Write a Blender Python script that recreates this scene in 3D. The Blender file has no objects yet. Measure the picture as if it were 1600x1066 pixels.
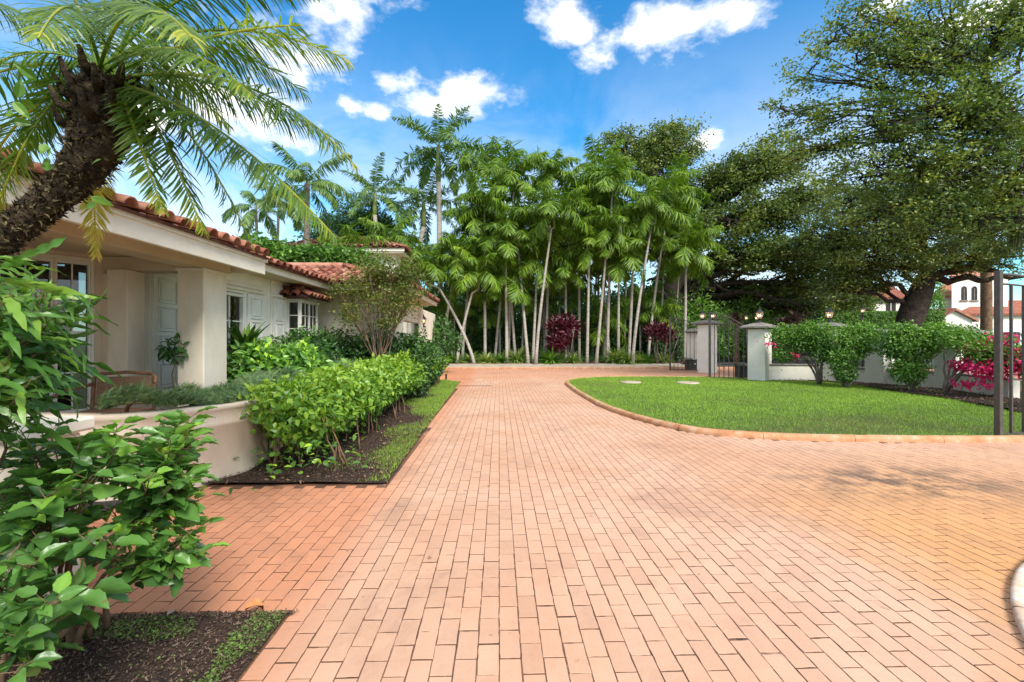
import bpy, math, random
import numpy as np
from mathutils import Vector, Matrix
random.seed(7); RNG = np.random.default_rng(7)
S = bpy.context.scene; COL = S.collection
R = math.radians

# ---------------------------------------------------------------- camera
F, EYE, HZ, YAW = 711.0, 1.45, 530.0, math.atan2(20, 711)
cam = bpy.data.cameras.new('camera'); cam.lens = 16.0; cam.sensor_width = 36; cam.shift_y = -3/1600
cam.clip_start = .05; cam.clip_end = 3000
co = bpy.data.objects.new('camera', cam); COL.objects.link(co)
co.location = (0, 0, EYE); co.rotation_euler = (R(90), 0, -YAW); S.camera = co

# ---------------------------------------------------------------- world: sky with clouds
SUN_EL, SUN_AZ = R(44), R(152)          # azimuth clockwise from +Y (the driveway direction)
SKY_STRENGTH, SUN_STRENGTH, SUN_ANGLE = .12, 1.7, 20
def sky_world():
    w = bpy.data.worlds.new('World'); S.world = w; w.use_nodes = True
    nt = w.node_tree; N = nt.nodes; L = nt.links; N.clear()
    out = N.new('ShaderNodeOutputWorld'); bg = N.new('ShaderNodeBackground'); bg.inputs[1].default_value = SKY_STRENGTH
    sk = N.new('ShaderNodeTexSky'); sk.sky_type = 'NISHITA'; sk.sun_disc = False
    sk.sun_elevation = SUN_EL; sk.sun_rotation = SUN_AZ
    sk.air_density = 1.0; sk.dust_density = .6; sk.ozone_density = 2.6
    hs = N.new('ShaderNodeHueSaturation'); hs.inputs['Saturation'].default_value = 1.32; hs.inputs['Value'].default_value = .76
    L.new(sk.outputs[0], hs.inputs['Color'])
    tc = N.new('ShaderNodeTexCoord'); GEN = tc.outputs['Generated']
    def math_(op, a, b=None, c=None, clamp=False):
        n = N.new('ShaderNodeMath'); n.operation = op; n.use_clamp = clamp
        for i, v in enumerate((a, b, c)):
            if v is None: continue
            if hasattr(v, 'default_value') or hasattr(v, 'is_linked'): L.new(v, n.inputs[i])
            else: n.inputs[i].default_value = v
        return n.outputs[0]
    def vm(op, a, b):
        n = N.new('ShaderNodeVectorMath'); n.operation = op
        for i, v in enumerate((a, b)):
            if hasattr(v, 'is_linked'): L.new(v, n.inputs[i])
            else: n.inputs[i].default_value = v
        return n
    def noise(scale, detail, rough, vec, dist=0):
        n = N.new('ShaderNodeTexNoise'); n.inputs['Scale'].default_value = scale; n.inputs['Detail'].default_value = detail
        n.inputs['Roughness'].default_value = rough; n.inputs['Distortion'].default_value = dist; L.new(vec, n.inputs['Vector']); return n.outputs['Fac']
    st = vm('MULTIPLY', GEN, (1, 1, 1.7)).outputs[0]
    n1 = noise(7, 9, .58, st, .25); n2 = noise(3.2, 6, .6, st, .5); n3 = noise(22, 6, .6, st)
    # cloud bodies given by their direction (azimuth, elevation) and angular half sizes
    bodies = [(505,35,85,42),(540,62,50,42),(455,95,110,52),(350,150,120,60),(240,190,90,60),(608,130,44,26),(660,162,55,20),(735,150,70,28),(590,172,26,14),
              (880,18,48,30),(900,42,40,30),(1060,38,120,36),(985,62,60,30),(930,88,48,20),(1130,20,50,18),
              (1520,35,70,30),(1590,-20,60,40),(1380,10,50,14),(560,-40,90,30),(540,165,30,16),(1108,218,30,20)]
    acc = None
    for px, py, hw, hh in bodies:
        xc, zc = (px-800)/F, (HZ-py)/F
        d = Vector((xc*math.cos(YAW)+math.sin(YAW), -xc*math.sin(YAW)+math.cos(YAW), zc)); ln = d.length; d.normalize()
        hw2, hh2 = hw/F/ln*.9, hh/F/ln
        right = d.cross(Vector((0,0,1))).normalized(); up = right.cross(d).normalized()
        a = vm('DOT_PRODUCT', GEN, tuple(right/hw2)).outputs['Value']; b = vm('DOT_PRODUCT', GEN, tuple(up/hh2)).outputs['Value']
        fr = vm('DOT_PRODUCT', GEN, tuple(d)).outputs['Value']
        r2 = math_('ADD', math_('MULTIPLY', a, a), math_('MULTIPLY', b, b))
        m = math_('SUBTRACT', 1.0, math_('SQRT', r2))
        m = math_('SUBTRACT', m, math_('MULTIPLY', math_('LESS_THAN', fr, 0.0), 50.0))
        acc = m if acc is None else math_('MAXIMUM', acc, m)
    acc = math_('MAXIMUM', acc, -1.2)
    body = math_('ADD', acc, math_('MULTIPLY', math_('SUBTRACT', n1, .46), 3.8))
    body = math_('ADD', body, math_('MULTIPLY', math_('SUBTRACT', n3, .5), 1.9))
    mr = N.new('ShaderNodeMapRange'); mr.interpolation_type = 'SMOOTHSTEP'; L.new(body, mr.inputs[0]); mr.inputs[1].default_value = -.2; mr.inputs[2].default_value = 1.25
    # thin haze veil, thicker low down; unseen cloud behind and overhead, thickened to whiten the ambient light
    sep = N.new('ShaderNodeSeparateXYZ'); L.new(GEN, sep.inputs[0])
    low = N.new('ShaderNodeMapRange'); low.interpolation_type = 'SMOOTHSTEP'; L.new(sep.outputs[2], low.inputs[0])
    low.inputs[1].default_value = .6; low.inputs[2].default_value = .05; low.inputs[3].default_value = 0; low.inputs[4].default_value = 1
    veil = N.new('ShaderNodeMapRange'); veil.interpolation_type = 'SMOOTHSTEP'; L.new(n2, veil.inputs[0]); veil.inputs[1].default_value = .30; veil.inputs[2].default_value = .60
    v = math_('MULTIPLY', math_('MULTIPLY', veil.outputs[0], low.outputs[0]), .88)
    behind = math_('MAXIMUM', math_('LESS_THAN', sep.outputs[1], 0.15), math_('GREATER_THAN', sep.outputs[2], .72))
    fill_cloud = N.new('ShaderNodeMapRange'); L.new(n2, fill_cloud.inputs[0]); fill_cloud.inputs[1].default_value = .30; fill_cloud.inputs[2].default_value = .50
    v = math_('MAXIMUM', v, math_('MULTIPLY', fill_cloud.outputs[0], math_('MULTIPLY', behind, .9)))
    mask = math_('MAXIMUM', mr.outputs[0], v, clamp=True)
    shade = N.new('ShaderNodeMix'); shade.data_type = 'RGBA'
    shade.inputs[6].default_value = (3.2, 3.3, 3.5, 1); shade.inputs[7].default_value = (5.0, 4.85, 4.55, 1)
    sh = N.new('ShaderNodeMapRange'); L.new(body, sh.inputs[0]); sh.inputs[1].default_value = -.1; sh.inputs[2].default_value = 1.1; L.new(sh.outputs[0], shade.inputs[0])
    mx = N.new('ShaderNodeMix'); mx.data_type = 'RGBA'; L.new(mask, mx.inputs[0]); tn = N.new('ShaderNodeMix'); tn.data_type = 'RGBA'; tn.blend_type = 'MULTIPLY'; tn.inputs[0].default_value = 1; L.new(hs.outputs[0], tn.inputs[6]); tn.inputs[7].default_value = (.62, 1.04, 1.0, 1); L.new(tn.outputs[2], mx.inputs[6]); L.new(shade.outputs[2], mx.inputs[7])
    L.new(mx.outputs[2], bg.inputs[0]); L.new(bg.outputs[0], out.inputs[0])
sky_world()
sl = bpy.data.lights.new('sun', 'SUN'); sl.energy = SUN_STRENGTH; sl.angle = R(SUN_ANGLE); sl.color = (1, .95, .87)
so = bpy.data.objects.new('sun', sl); COL.objects.link(so)
sd = Vector((math.sin(SUN_AZ)*math.cos(SUN_EL), math.cos(SUN_AZ)*math.cos(SUN_EL), math.sin(SUN_EL)))
so.rotation_euler = sd.to_track_quat('Z', 'Y').to_euler()
S.view_settings.view_transform = 'Standard'; S.view_settings.look = 'None'; S.view_settings.gamma = 1
S.view_settings.use_curve_mapping = False; S.view_settings.exposure = 1.6
S.render.engine = 'CYCLES'
S.cycles.max_bounces = 8; S.cycles.diffuse_bounces = 4; S.cycles.transparent_max_bounces = 8

# ---------------------------------------------------------------- where a point of the photograph lies in the world
RT = np.array([math.cos(YAW), -math.sin(YAW), 0]); FW = np.array([math.sin(YAW), math.cos(YAW), 0])
def W(px, py, d):
    p = RT*((px-800)/F*d) + FW*d; p[2] = EYE + (HZ-py)/F*d; return p
def G(px, py, z=0.):
    return W(px, py, F*(EYE-z)/(py-HZ))

# ---------------------------------------------------------------- tagging
def tag(o, label=None, cat=None, group=None, kind=None):
    if label: o['label'] = label
    if cat: o['category'] = cat
    if group: o['group'] = group
    if kind: o['kind'] = kind
    return o
def empty(name, loc=(0,0,0), rz=0., parent=None):
    o = bpy.data.objects.new(name, None); COL.objects.link(o); o.location = loc; o.rotation_euler = (0,0,rz); o.empty_display_size = .2
    if parent: o.parent = parent
    return o
def link(name, me, parent=None, loc=None, rot=None, scale=None):
    o = bpy.data.objects.new(name, me); COL.objects.link(o)
    if parent: o.parent = parent
    if loc is not None: o.location = loc
    if rot is not None: o.rotation_euler = rot
    if scale is not None: o.scale = scale
    return o

# ---------------------------------------------------------------- mesh building
class MB:
    def __init__(s): s.v = []; s.f = []; s.sm = []
    def add(s, vs, fs, smooth=False):
        b = len(s.v); s.v += [tuple(float(c) for c in v) for v in vs]; s.f += [tuple(b+i for i in f) for f in fs]; s.sm += [smooth]*len(fs); return s
    def box(s, x0, y0, z0, x1, y1, z1, bev=0.):
        if bev <= 0:
            v = [(x0,y0,z0),(x1,y0,z0),(x1,y1,z0),(x0,y1,z0),(x0,y0,z1),(x1,y0,z1),(x1,y1,z1),(x0,y1,z1)]
            return s.add(v, [(0,3,2,1),(4,5,6,7),(0,1,5,4),(1,2,6,5),(2,3,7,6),(3,0,4,7)])
        b = bev; v = []
        for z, i in ((z0,b),(z0+b,0),(z1-b,0),(z1,b)):
            v += [(x0+b+0,y0+i,z),(x1-b,y0+i,z),(x1-i,y0+b,z),(x1-i,y1-b,z),(x1-b,y1-i,z),(x0+b,y1-i,z),(x0+i,y1-b,z),(x0+i,y0+b,z)]
        f = [tuple(range(7,-1,-1)), tuple(range(24,32))]
        for k in range(3):
            for i in range(8): f.append((k*8+i, k*8+(i+1)%8, k*8+8+(i+1)%8, k*8+8+i))
        return s.add(v, f)
    def obox(s, c, ux, uy, hx, hy, z0, z1):
        c = np.array(c[:2]); ux = np.array(ux); uy = np.array(uy)
        q = [c-ux*hx-uy*hy, c+ux*hx-uy*hy, c+ux*hx+uy*hy, c-ux*hx+uy*hy]
        v = [(p[0],p[1],z0) for p in q]+[(p[0],p[1],z1) for p in q]
        return s.add(v, [(0,3,2,1),(4,5,6,7),(0,1,5,4),(1,2,6,5),(2,3,7,6),(3,0,4,7)])
    def tube(s, pts, rad, n=8, cap=True, wob=0.):
        pts = [Vector(p) for p in pts]
        if not hasattr(rad, '__len__'): rad = [rad]*len(pts)
        rings = []; prev = None
        for i, p in enumerate(pts):
            t = (pts[min(i+1,len(pts)-1)]-pts[max(i-1,0)]).normalized()
            if prev is None: a = t.orthogonal().normalized()
            else: a = (prev - t*prev.dot(t)); a = a.normalized() if a.length > 1e-6 else t.orthogonal().normalized()
            prev = a; b = t.cross(a)
            rings.append([p + (a*math.cos(2*math.pi*k/n)+b*math.sin(2*math.pi*k/n))*rad[i]*(1+random.uniform(-wob,wob)) for k in range(n)])
        v = [q for r in rings for q in r]; f = []
        for i in range(len(pts)-1):
            for k in range(n): f.append((i*n+k, i*n+(k+1)%n, (i+1)*n+(k+1)%n, (i+1)*n+k))
        if cap: f += [tuple(range(n-1,-1,-1)), tuple((len(pts)-1)*n+k for k in range(n))]
        return s.add(v, f, True)
    def lathe(s, prof, c=(0,0,0), n=16, smooth=True):
        v = []; f = []
        for r, z in prof:
            for k in range(n): v.append((c[0]+r*math.cos(2*math.pi*k/n), c[1]+r*math.sin(2*math.pi*k/n), c[2]+z))
        for i in range(len(prof)-1):
            for k in range(n): f.append((i*n+k, i*n+(k+1)%n, (i+1)*n+(k+1)%n, (i+1)*n+k))
        f += [tuple(range(n-1,-1,-1)), tuple((len(prof)-1)*n+k for k in range(n))]
        return s.add(v, f, smooth)
    def prism(s, poly, z0, z1):
        n = len(poly); v = [(p[0],p[1],z0) for p in poly]+[(p[0],p[1],z1) for p in poly]
        return s.add(v, [tuple(range(n-1,-1,-1)), tuple(range(n,2*n))]+[(i,(i+1)%n,n+(i+1)%n,n+i) for i in range(n)])
    def mesh(s, name, mat):
        me = bpy.data.meshes.new(name); me.from_pydata(s.v, [], s.f); me.materials.append(mat)
        me.polygons.foreach_set('use_smooth', s.sm); me.update(); return me
    def build(s, name, mat, parent=None, loc=None, rot=None): return link(name, s.mesh(name, mat), parent, loc, rot)

def np_mesh(name, V, Fc, mat, rnd=None, smooth=False, uv=None):
    me = bpy.data.meshes.new(name); V = np.asarray(V, np.float32); Fc = np.asarray(Fc, np.int32)
    me.vertices.add(len(V)); me.vertices.foreach_set('co', V.ravel())
    k = Fc.shape[1]; me.loops.add(Fc.size); me.loops.foreach_set('vertex_index', Fc.ravel())
    me.polygons.add(len(Fc)); me.polygons.foreach_set('loop_start', np.arange(len(Fc), dtype=np.int32)*k)
    me.polygons.foreach_set('use_smooth', np.full(len(Fc), bool(smooth)))
    if rnd is not None:
        a = me.attributes.new('rnd', 'FLOAT', 'POINT'); a.data.foreach_set('value', np.asarray(rnd, np.float32))
    me.materials.append(mat); me.update(calc_edges=True); me.validate(); return me
def norm(a): return a/np.maximum(np.linalg.norm(a, axis=-1, keepdims=True), 1e-9)
def scatter(tv, tf, P, X, Nn, Ls, Ws, rnd=None):
    """place the template (u along, v across, w normal) at P"""
    P = np.asarray(P, float); X = norm(np.asarray(X, float)); Y = norm(np.cross(np.asarray(Nn, float), X)); Z = np.cross(X, Y)
    tv = np.asarray(tv, float); n, k = len(P), len(tv)
    Ls = np.broadcast_to(Ls, n)[:,None,None]; Ws = np.broadcast_to(Ws, n)[:,None,None]
    V = P[:,None,:] + X[:,None,:]*tv[None,:,0:1]*Ls + Y[:,None,:]*tv[None,:,1:2]*Ws + Z[:,None,:]*tv[None,:,2:3]*Ls
    Fc = (np.asarray(tf)[None] + (np.arange(n)*k)[:,None,None]).reshape(-1, np.asarray(tf).shape[1])
    if rnd is None: rnd = RNG.random(n)
    return V.reshape(-1,3), Fc, np.repeat(rnd, k)
def scat_obj(name, tmpl, P, X, Nn, Ls, Ws, mat, parent=None, rnd=None, smooth=False):
    V, Fc, r = scatter(tmpl[0], tmpl[1], P, X, Nn, Ls, Ws, rnd)
    return link(name, np_mesh(name, V, Fc, mat, r, smooth), parent)
LEAFQ = ([(0,0,0),(.42,.5,.05),(1,0,-.08),(.42,-.5,.05)], [(0,1,2,3)])
LEAFM = ([(0,0,0),(.3,0,-.03),(.66,0,-.05),(1,0,-.14),(.12,.3,.03),(.38,.5,.07),(.72,.3,.0),(.12,-.3,.03),(.38,-.5,.07),(.72,-.3,.0)],
         [(0,1,5,4),(1,2,6,5),(2,3,6,6),(0,7,8,1),(1,8,9,2),(2,9,3,3)])
LEAFM = (LEAFM[0], [(0,1,5),(0,5,4),(1,2,6),(1,6,5),(2,3,6),(0,7,8),(0,8,1),(1,8,9),(1,9,2),(2,9,3)])
BLADE = ([(0,-.5,0),(0,.5,0),(1,0,.25)], [(0,1,2)])
def strap(c=.5, n=5, fold=.1):
    v = []; f = []
    for i in range(n+1):
        t = i/n; w = .5*math.sin(math.pi*min(1, .12+t*.9))**.7 if i < n else .02
        a = t*c*1.6; x = math.sin(a)/(c*1.6) if c else t; z = -(1-math.cos(a))/(c*1.6) if c else 0
        v += [(x,w,z+fold*w*.3),(x,0,z-.01),(x,-w,z+fold*w*.3)]
    for i in range(n):
        b = i*3; f += [(b,b+1,b+4,b+3),(b+1,b+2,b+5,b+4)]
    return v, f
def rand_unit(n):
    return norm(RNG.normal(size=(n,3)))

# ---------------------------------------------------------------- materials
def nt_mat(name):
    m = bpy.data.materials.new(name); m.use_nodes = True; nt = m.node_tree; nt.nodes.clear()
    return m, nt, nt.nodes, nt.links
def ramp(N, L, fac, stops):
    r = N.new('ShaderNodeValToRGB'); e = r.color_ramp.elements
    while len(e) < len(stops): e.new(.5)
    for q, (p, c) in zip(e, stops): q.position = p; q.color = (*c, 1)
    L.new(fac, r.inputs[0]); return r.outputs[0]
def leaf_mat(name, stops, rough=.45, trans=.3, tcol=(1.25,1.35,.5), spec=.5, nscale=1.2, vein=False):
    m, nt, N, L = nt_mat(name); out = N.new('ShaderNodeOutputMaterial')
    at = N.new('ShaderNodeAttribute'); at.attribute_name = 'rnd'
    geo = N.new('ShaderNodeNewGeometry'); no = N.new('ShaderNodeTexNoise'); no.inputs['Scale'].default_value = nscale; no.inputs['Detail'].default_value = 3
    L.new(geo.outputs['Position'], no.inputs['Vector'])
    mu = N.new('ShaderNodeMath'); mu.operation = 'MULTIPLY_ADD'; L.new(no.outputs[0], mu.inputs[0]); mu.inputs[1].default_value = .9; mu.inputs[2].default_value = -.45
    ad = N.new('ShaderNodeMath'); ad.operation = 'ADD'; ad.use_clamp = True; L.new(mu.outputs[0], ad.inputs[0]); L.new(at.outputs['Fac'], ad.inputs[1])
    c = ramp(N, L, ad.outputs[0], stops)
    p = N.new('ShaderNodeBsdfPrincipled'); L.new(c, p.inputs['Base Color']); p.inputs['Roughness'].default_value = rough; p.inputs['Specular IOR Level'].default_value = spec
    if vein:
        n2 = N.new('ShaderNodeTexNoise'); n2.inputs['Scale'].default_value = 60; L.new(geo.outputs['Position'], n2.inputs['Vector'])
        n3 = N.new('ShaderNodeTexNoise'); n3.inputs['Scale'].default_value = 34; n3.inputs['Detail'].default_value = 2; L.new(geo.outputs['Position'], n3.inputs['Vector'])
        r3 = N.new('ShaderNodeMapRange'); L.new(n3.outputs[0], r3.inputs[0]); r3.inputs[1].default_value = .67; r3.inputs[2].default_value = .74; r3.inputs[4].default_value = .7
        m3 = N.new('ShaderNodeMix'); m3.data_type = 'RGBA'; L.new(r3.outputs[0], m3.inputs[0]); L.new(c, m3.inputs[6]); m3.inputs[7].default_value = (.16,.12,.03,1); c = m3.outputs[2]; L.new(c, p.inputs['Base Color'])
        b = N.new('ShaderNodeBump'); b.inputs['Strength'].default_value = .25; b.inputs['Distance'].default_value = .004; L.new(n2.outputs[0], b.inputs['Height']); L.new(b.outputs[0], p.inputs['Normal'])
    t = N.new('ShaderNodeBsdfTranslucent'); mm = N.new('ShaderNodeMix'); mm.data_type = 'RGBA'; mm.blend_type = 'MULTIPLY'; mm.inputs[0].default_value = 1
    L.new(c, mm.inputs[6]); mm.inputs[7].default_value = (*tcol, 1); L.new(mm.outputs[2], t.inputs[0])
    x = N.new('ShaderNodeMixShader'); x.inputs[0].default_value = trans; L.new(p.outputs[0], x.inputs[1]); L.new(t.outputs[0], x.inputs[2]); L.new(x.outputs[0], out.inputs[0])
    return m
def surf(name, c1, c2, scale=3., detail=6, rough=.85, bump=.3, bscale=40., bdist=.01, c3=None, spec=.3, metallic=0., obj_var=0., stretch=None, use_rnd=False, coord='Position'):
    """two or three tone noise surface with fine relief"""
    m, nt, N, L = nt_mat(name); out = N.new('ShaderNodeOutputMaterial'); p = N.new('ShaderNodeBsdfPrincipled')
    geo = N.new('ShaderNodeNewGeometry'); vec = geo.outputs['Position']
    if coord == 'Object': tc = N.new('ShaderNodeTexCoord'); vec = tc.outputs['Object']
    if stretch:
        mp = N.new('ShaderNodeMapping'); mp.inputs['Scale'].default_value = stretch; L.new(vec, mp.inputs[0]); vec = mp.outputs[0]
    no = N.new('ShaderNodeTexNoise'); no.inputs['Scale'].default_value = scale; no.inputs['Detail'].default_value = detail; no.inputs['Roughness'].default_value = .62; L.new(vec, no.inputs['Vector'])
    fac = no.outputs[0]
    if obj_var or use_rnd:
        if use_rnd: oi = N.new('ShaderNodeAttribute'); oi.attribute_name = 'rnd'; rv = oi.outputs['Fac']
        else: oi = N.new('ShaderNodeObjectInfo'); rv = oi.outputs['Random']
        a = N.new('ShaderNodeMath'); a.operation = 'MULTIPLY_ADD'; L.new(rv, a.inputs[0]); a.inputs[1].default_value = obj_var; a.inputs[2].default_value = -obj_var/2
        b = N.new('ShaderNodeMath'); b.operation = 'ADD'; L.new(a.outputs[0], b.inputs[0]); L.new(fac, b.inputs[1]); fac = b.outputs[0]
    st = [(.32,c1),(.68,c2)] if c3 is None else [(.28,c1),(.5,c2),(.72,c3)]
    c = ramp(N, L, fac, st); L.new(c, p.inputs['Base Color'])
    p.inputs['Roughness'].default_value = rough; p.inputs['Specular IOR Level'].default_value = spec; p.inputs['Metallic'].default_value = metallic
    if bump:
        n2 = N.new('ShaderNodeTexNoise'); n2.inputs['Scale'].default_value = bscale; n2.inputs['Detail'].default_value = 5; L.new(vec, n2.inputs['Vector'])
        b = N.new('ShaderNodeBump'); b.inputs['Strength'].default_value = bump; b.inputs['Distance'].default_value = bdist; L.new(n2.outputs[0], b.inputs['Height']); L.new(b.outputs[0], p.inputs['Normal'])
    L.new(p.outputs[0], out.inputs[0]); return m
def emis(name, col, st):
    m, nt, N, L = nt_mat(name); out = N.new('ShaderNodeOutputMaterial'); e = N.new('ShaderNodeEmission'); e.inputs[0].default_value = (*col,1); e.inputs[1].default_value = st
    L.new(e.outputs[0], out.inputs[0]); return m
def glass(name, tint=(.9,.95,.95), rough=.02, dark=.5):
    """window glass: clear, with a mirror-like coat at the angles it has one"""
    m, nt, N, L = nt_mat(name); out = N.new('ShaderNodeOutputMaterial'); g = N.new('ShaderNodeBsdfGlossy'); g.inputs['Roughness'].default_value = rough
    t = N.new('ShaderNodeBsdfTransparent'); t.inputs[0].default_value = (*[c*dark for c in tint],1); fr = N.new('ShaderNodeFresnel'); fr.inputs[0].default_value = 1.9
    x = N.new('ShaderNodeMixShader'); L.new(fr.outputs[0], x.inputs[0]); L.new(t.outputs[0], x.inputs[1]); L.new(g.outputs[0], x.inputs[2]); L.new(x.outputs[0], out.inputs[0]); return m

def brick_mat(name, joint=False):
    m, nt, N, L = nt_mat(name); out = N.new('ShaderNodeOutputMaterial'); p = N.new('ShaderNodeBsdfPrincipled')
    geo = N.new('ShaderNodeNewGeometry'); pos = geo.outputs['Position']
    def noi(s, d=6, ro=.6, vec=pos, dist=0):
        n = N.new('ShaderNodeTexNoise'); n.inputs['Scale'].default_value = s; n.inputs['Detail'].default_value = d; n.inputs['Roughness'].default_value = ro; n.inputs['Distortion'].default_value = dist; L.new(vec, n.inputs['Vector']); return n.outputs[0]
    def mr(v, a, b, c=0., d=1.):
        n = N.new('ShaderNodeMapRange'); n.interpolation_type = 'SMOOTHSTEP'; L.new(v, n.inputs[0]); n.inputs[1].default_value = a; n.inputs[2].default_value = b; n.inputs[3].default_value = c; n.inputs[4].default_value = d; return n.outputs[0]
    def mth(op, a, b):
        n = N.new('ShaderNodeMath'); n.operation = op
        for i, v in enumerate((a,b)):
            if hasattr(v,'is_linked'): L.new(v, n.inputs[i])
            else: n.inputs[i].default_value = v
        return n.outputs[0]
    def mix(f, a, b, bt='MIX'):
        n = N.new('ShaderNodeMix'); n.data_type = 'RGBA'; n.blend_type = bt
        for i, v in ((0,f),(6,a),(7,b)):
            if hasattr(v,'is_linked'): L.new(v, n.inputs[i])
            else: n.inputs[i].default_value = v if i == 0 else (*v,1)
        return n.outputs[2]
    sep = N.new('ShaderNodeSeparateXYZ'); L.new(pos, sep.inputs[0]); X, Y = sep.outputs[0], sep.outputs[1]
    big = noi(.55, 5, .6, dist=.4)
    pale = (.605,.375,.262); salmon = (.58,.26,.145); orange = (.60,.30,.115)
    wob = mth('MULTIPLY', mth('SUBTRACT', big, .5), 3.2)
    fo = mr(mth('ADD', mth('SUBTRACT', X, mth('MULTIPLY', Y, .16)), wob), 1.1, 2.9)                 # iron stained patch to the right
    fo = mth('MULTIPLY', fo, mr(mth('ADD', Y, wob), 6.2, 3.2))
    fl = mr(mth('ADD', X, mth('MULTIPLY', wob, .3)), -.75, -1.3)                       # the deeper red walk towards the house
    ff = mth('MULTIPLY', mr(Y, 15., 18.5), .45)
    c = mix(mr(big, .35, .7), pale, (.55,.305,.195))
    c = mix(mth('MAXIMUM', fl, ff), c, salmon); c = mix(mth('MULTIPLY', fo, .85), c, orange)
    if not joint:
        at = N.new('ShaderNodeAttribute'); at.attribute_name = 'rnd'; oi = N.new('ShaderNodeObjectInfo')
        r = mth('FRACT', mth('ADD', at.outputs['Fac'], mth('MULTIPLY', oi.outputs['Random'], 7.3)), 0.)
        c = mix(.75, c, mix(r, (.90,.885,.88), (1.06,1.05,1.04)), 'MULTIPLY')
        blot = noi(5.5, 6, .65); c = mix(mth('MULTIPLY', mr(blot, .52, .75), .32), c, (.36,.21,.155))
        gr = noi(140, 3, .7); c = mix(.55, c, mix(gr, (.78,.78,.78), (1.2,1.2,1.2)), 'MULTIPLY')
        gr2 = noi(28, 4, .7); c = mix(.35, c, mix(gr2, (.75,.75,.75), (1.22,1.2,1.18)), 'MULTIPLY')
    else:
        dk = mix(mr(noi(2.2, 5, .6), .42, .62), (.17,.085,.05), (.07,.04,.028)); 
        clean = mr(noi(1.4, 6, .7, dist=.6), .56, .66)
        c = mix(mth('MULTIPLY', clean, .6), dk, c)
    # black tyre and mildew stains, near the middle of the right side
    sx = mth('DIVIDE', mth('SUBTRACT', X, 4.1), 1.5); sy = mth('DIVIDE', mth('SUBTRACT', Y, 4.5), .75)
    rr = mth('SQRT', mth('ADD', mth('MULTIPLY', sx, sx), mth('MULTIPLY', sy, sy)), 0.)
    st = mth('MULTIPLY', mr(rr, 1.35, .1), mr(noi(2.4, 8, .72), .40, .60)); c = mix(mth('MULTIPLY', st, .85), c, (.10,.075,.06))
    sp = mth('MULTIPLY', mr(noi(7., 3, .5, dist=.3), .70, .78), .6); c = mix(sp, c, (.16,.10,.075))
    st2 = mth('MULTIPLY', mr(noi(.8, 8, .72, dist=1.), .50, .74), .42); c = mix(st2, c, (.20,.125,.09))
    L.new(c, p.inputs['Base Color']); p.inputs['Roughness'].default_value = .8; p.inputs['Specular IOR Level'].default_value = .25
    b = N.new('ShaderNodeBump'); b.inputs['Strength'].default_value = .4; b.inputs['Distance'].default_value = .003; L.new(noi(90, 5, .7), b.inputs['Height']); L.new(b.outputs[0], p.inputs['Normal'])
    L.new(p.outputs[0], out.inputs[0]); return m

def mulch_mat(name, lo=(.018,.011,.008), hi=(.085,.05,.035)):
    return surf(name, lo, hi, scale=38, detail=8, rough=.95, bump=.9, bscale=55, bdist=.03)
M = {}
M['brick'] = brick_mat('stamped_brick'); M['joint'] = brick_mat('brick_joint', True)
M['mulch'] = mulch_mat('mulch_soil')
M['chip'] = surf('mulch_chip', (.03,.018,.012), (.12,.07,.048), c3=(.2,.14,.1), scale=30, use_rnd=True, obj_var=.6, bump=.2)
M['stucco'] = surf('cream_stucco', (.68,.59,.46), (.84,.75,.61), scale=3.2, detail=9, rough=.9, bump=.5, bscale=70, bdist=.006, stretch=(1,1,.4))
M['stucco_pink'] = surf('blush_stucco', (.66,.53,.40), (.84,.71,.57), scale=2.8, detail=9, rough=.9, bump=.5, bscale=60, bdist=.006, stretch=(1,1,.4))
M['white'] = surf('white_paint', (.74,.71,.63), (.82,.79,.71), scale=4, rough=.6, bump=.08, bscale=60, bdist=.003)
M['whitewall'] = surf('white_wall_render', (.76,.72,.62), (.89,.85,.75), scale=2.5, detail=9, rough=.85, bump=.2, bscale=50, bdist=.004)
M['trim'] = surf('cream_trim', (.74,.67,.55), (.83,.77,.66), scale=3, rough=.6, bump=.08)
M['soffit'] = surf('tan_soffit', (.58,.46,.33), (.66,.54,.41), scale=2, rough=.8, bump=.1)
M['tile'] = surf('terracotta_tile', (.13,.042,.026), (.30,.10,.06), c3=(.46,.23,.155), scale=7, rough=.85, bump=.4, bscale=50, bdist=.006, obj_var=.35)
M['tile_under'] = surf('dark_tile_bed', (.06,.025,.018), (.14,.06,.04), scale=8, rough=.95, bump=0)
M['bark_pale'] = surf('pale_palm_bark', (.30,.26,.22), (.50,.46,.40), scale=2.2, rough=.9, bump=.8, bscale=9, bdist=.03, stretch=(1,1,6))
M['bark_dark'] = surf('dark_oak_bark', (.018,.013,.010), (.075,.058,.045), scale=5, rough=.95, bump=1., bscale=12, bdist=.05)
M['bark_grey'] = surf('grey_bark', (.09,.07,.055), (.24,.20,.165), scale=6, rough=.95, bump=.7, bscale=25, bdist=.02)
M['bark_brown'] = surf('brown_stem', (.10,.055,.03), (.26,.17,.10), scale=9, rough=.85, bump=.5, bscale=60, bdist=.006)
M['boot'] = surf('fibrous_palm_boot', (.008,.006,.004), (.04,.026,.016), c3=(.10,.068,.035), scale=22, detail=9, rough=1., bump=1., bscale=45, bdist=.03)
M['shaft'] = surf('green_crownshaft', (.16,.22,.06), (.26,.30,.09), scale=3, rough=.5, bump=.1)
M['iron'] = surf('brown_wrought_iron', (.075,.064,.055), (.125,.108,.095), scale=14, rough=.5, bump=.2, bscale=80, bdist=.002, metallic=.3, spec=.5)
M['iron_dark'] = surf('black_iron', (.02,.02,.02), (.045,.04,.038), scale=14, rough=.5, bump=.1, spec=.5)
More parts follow.
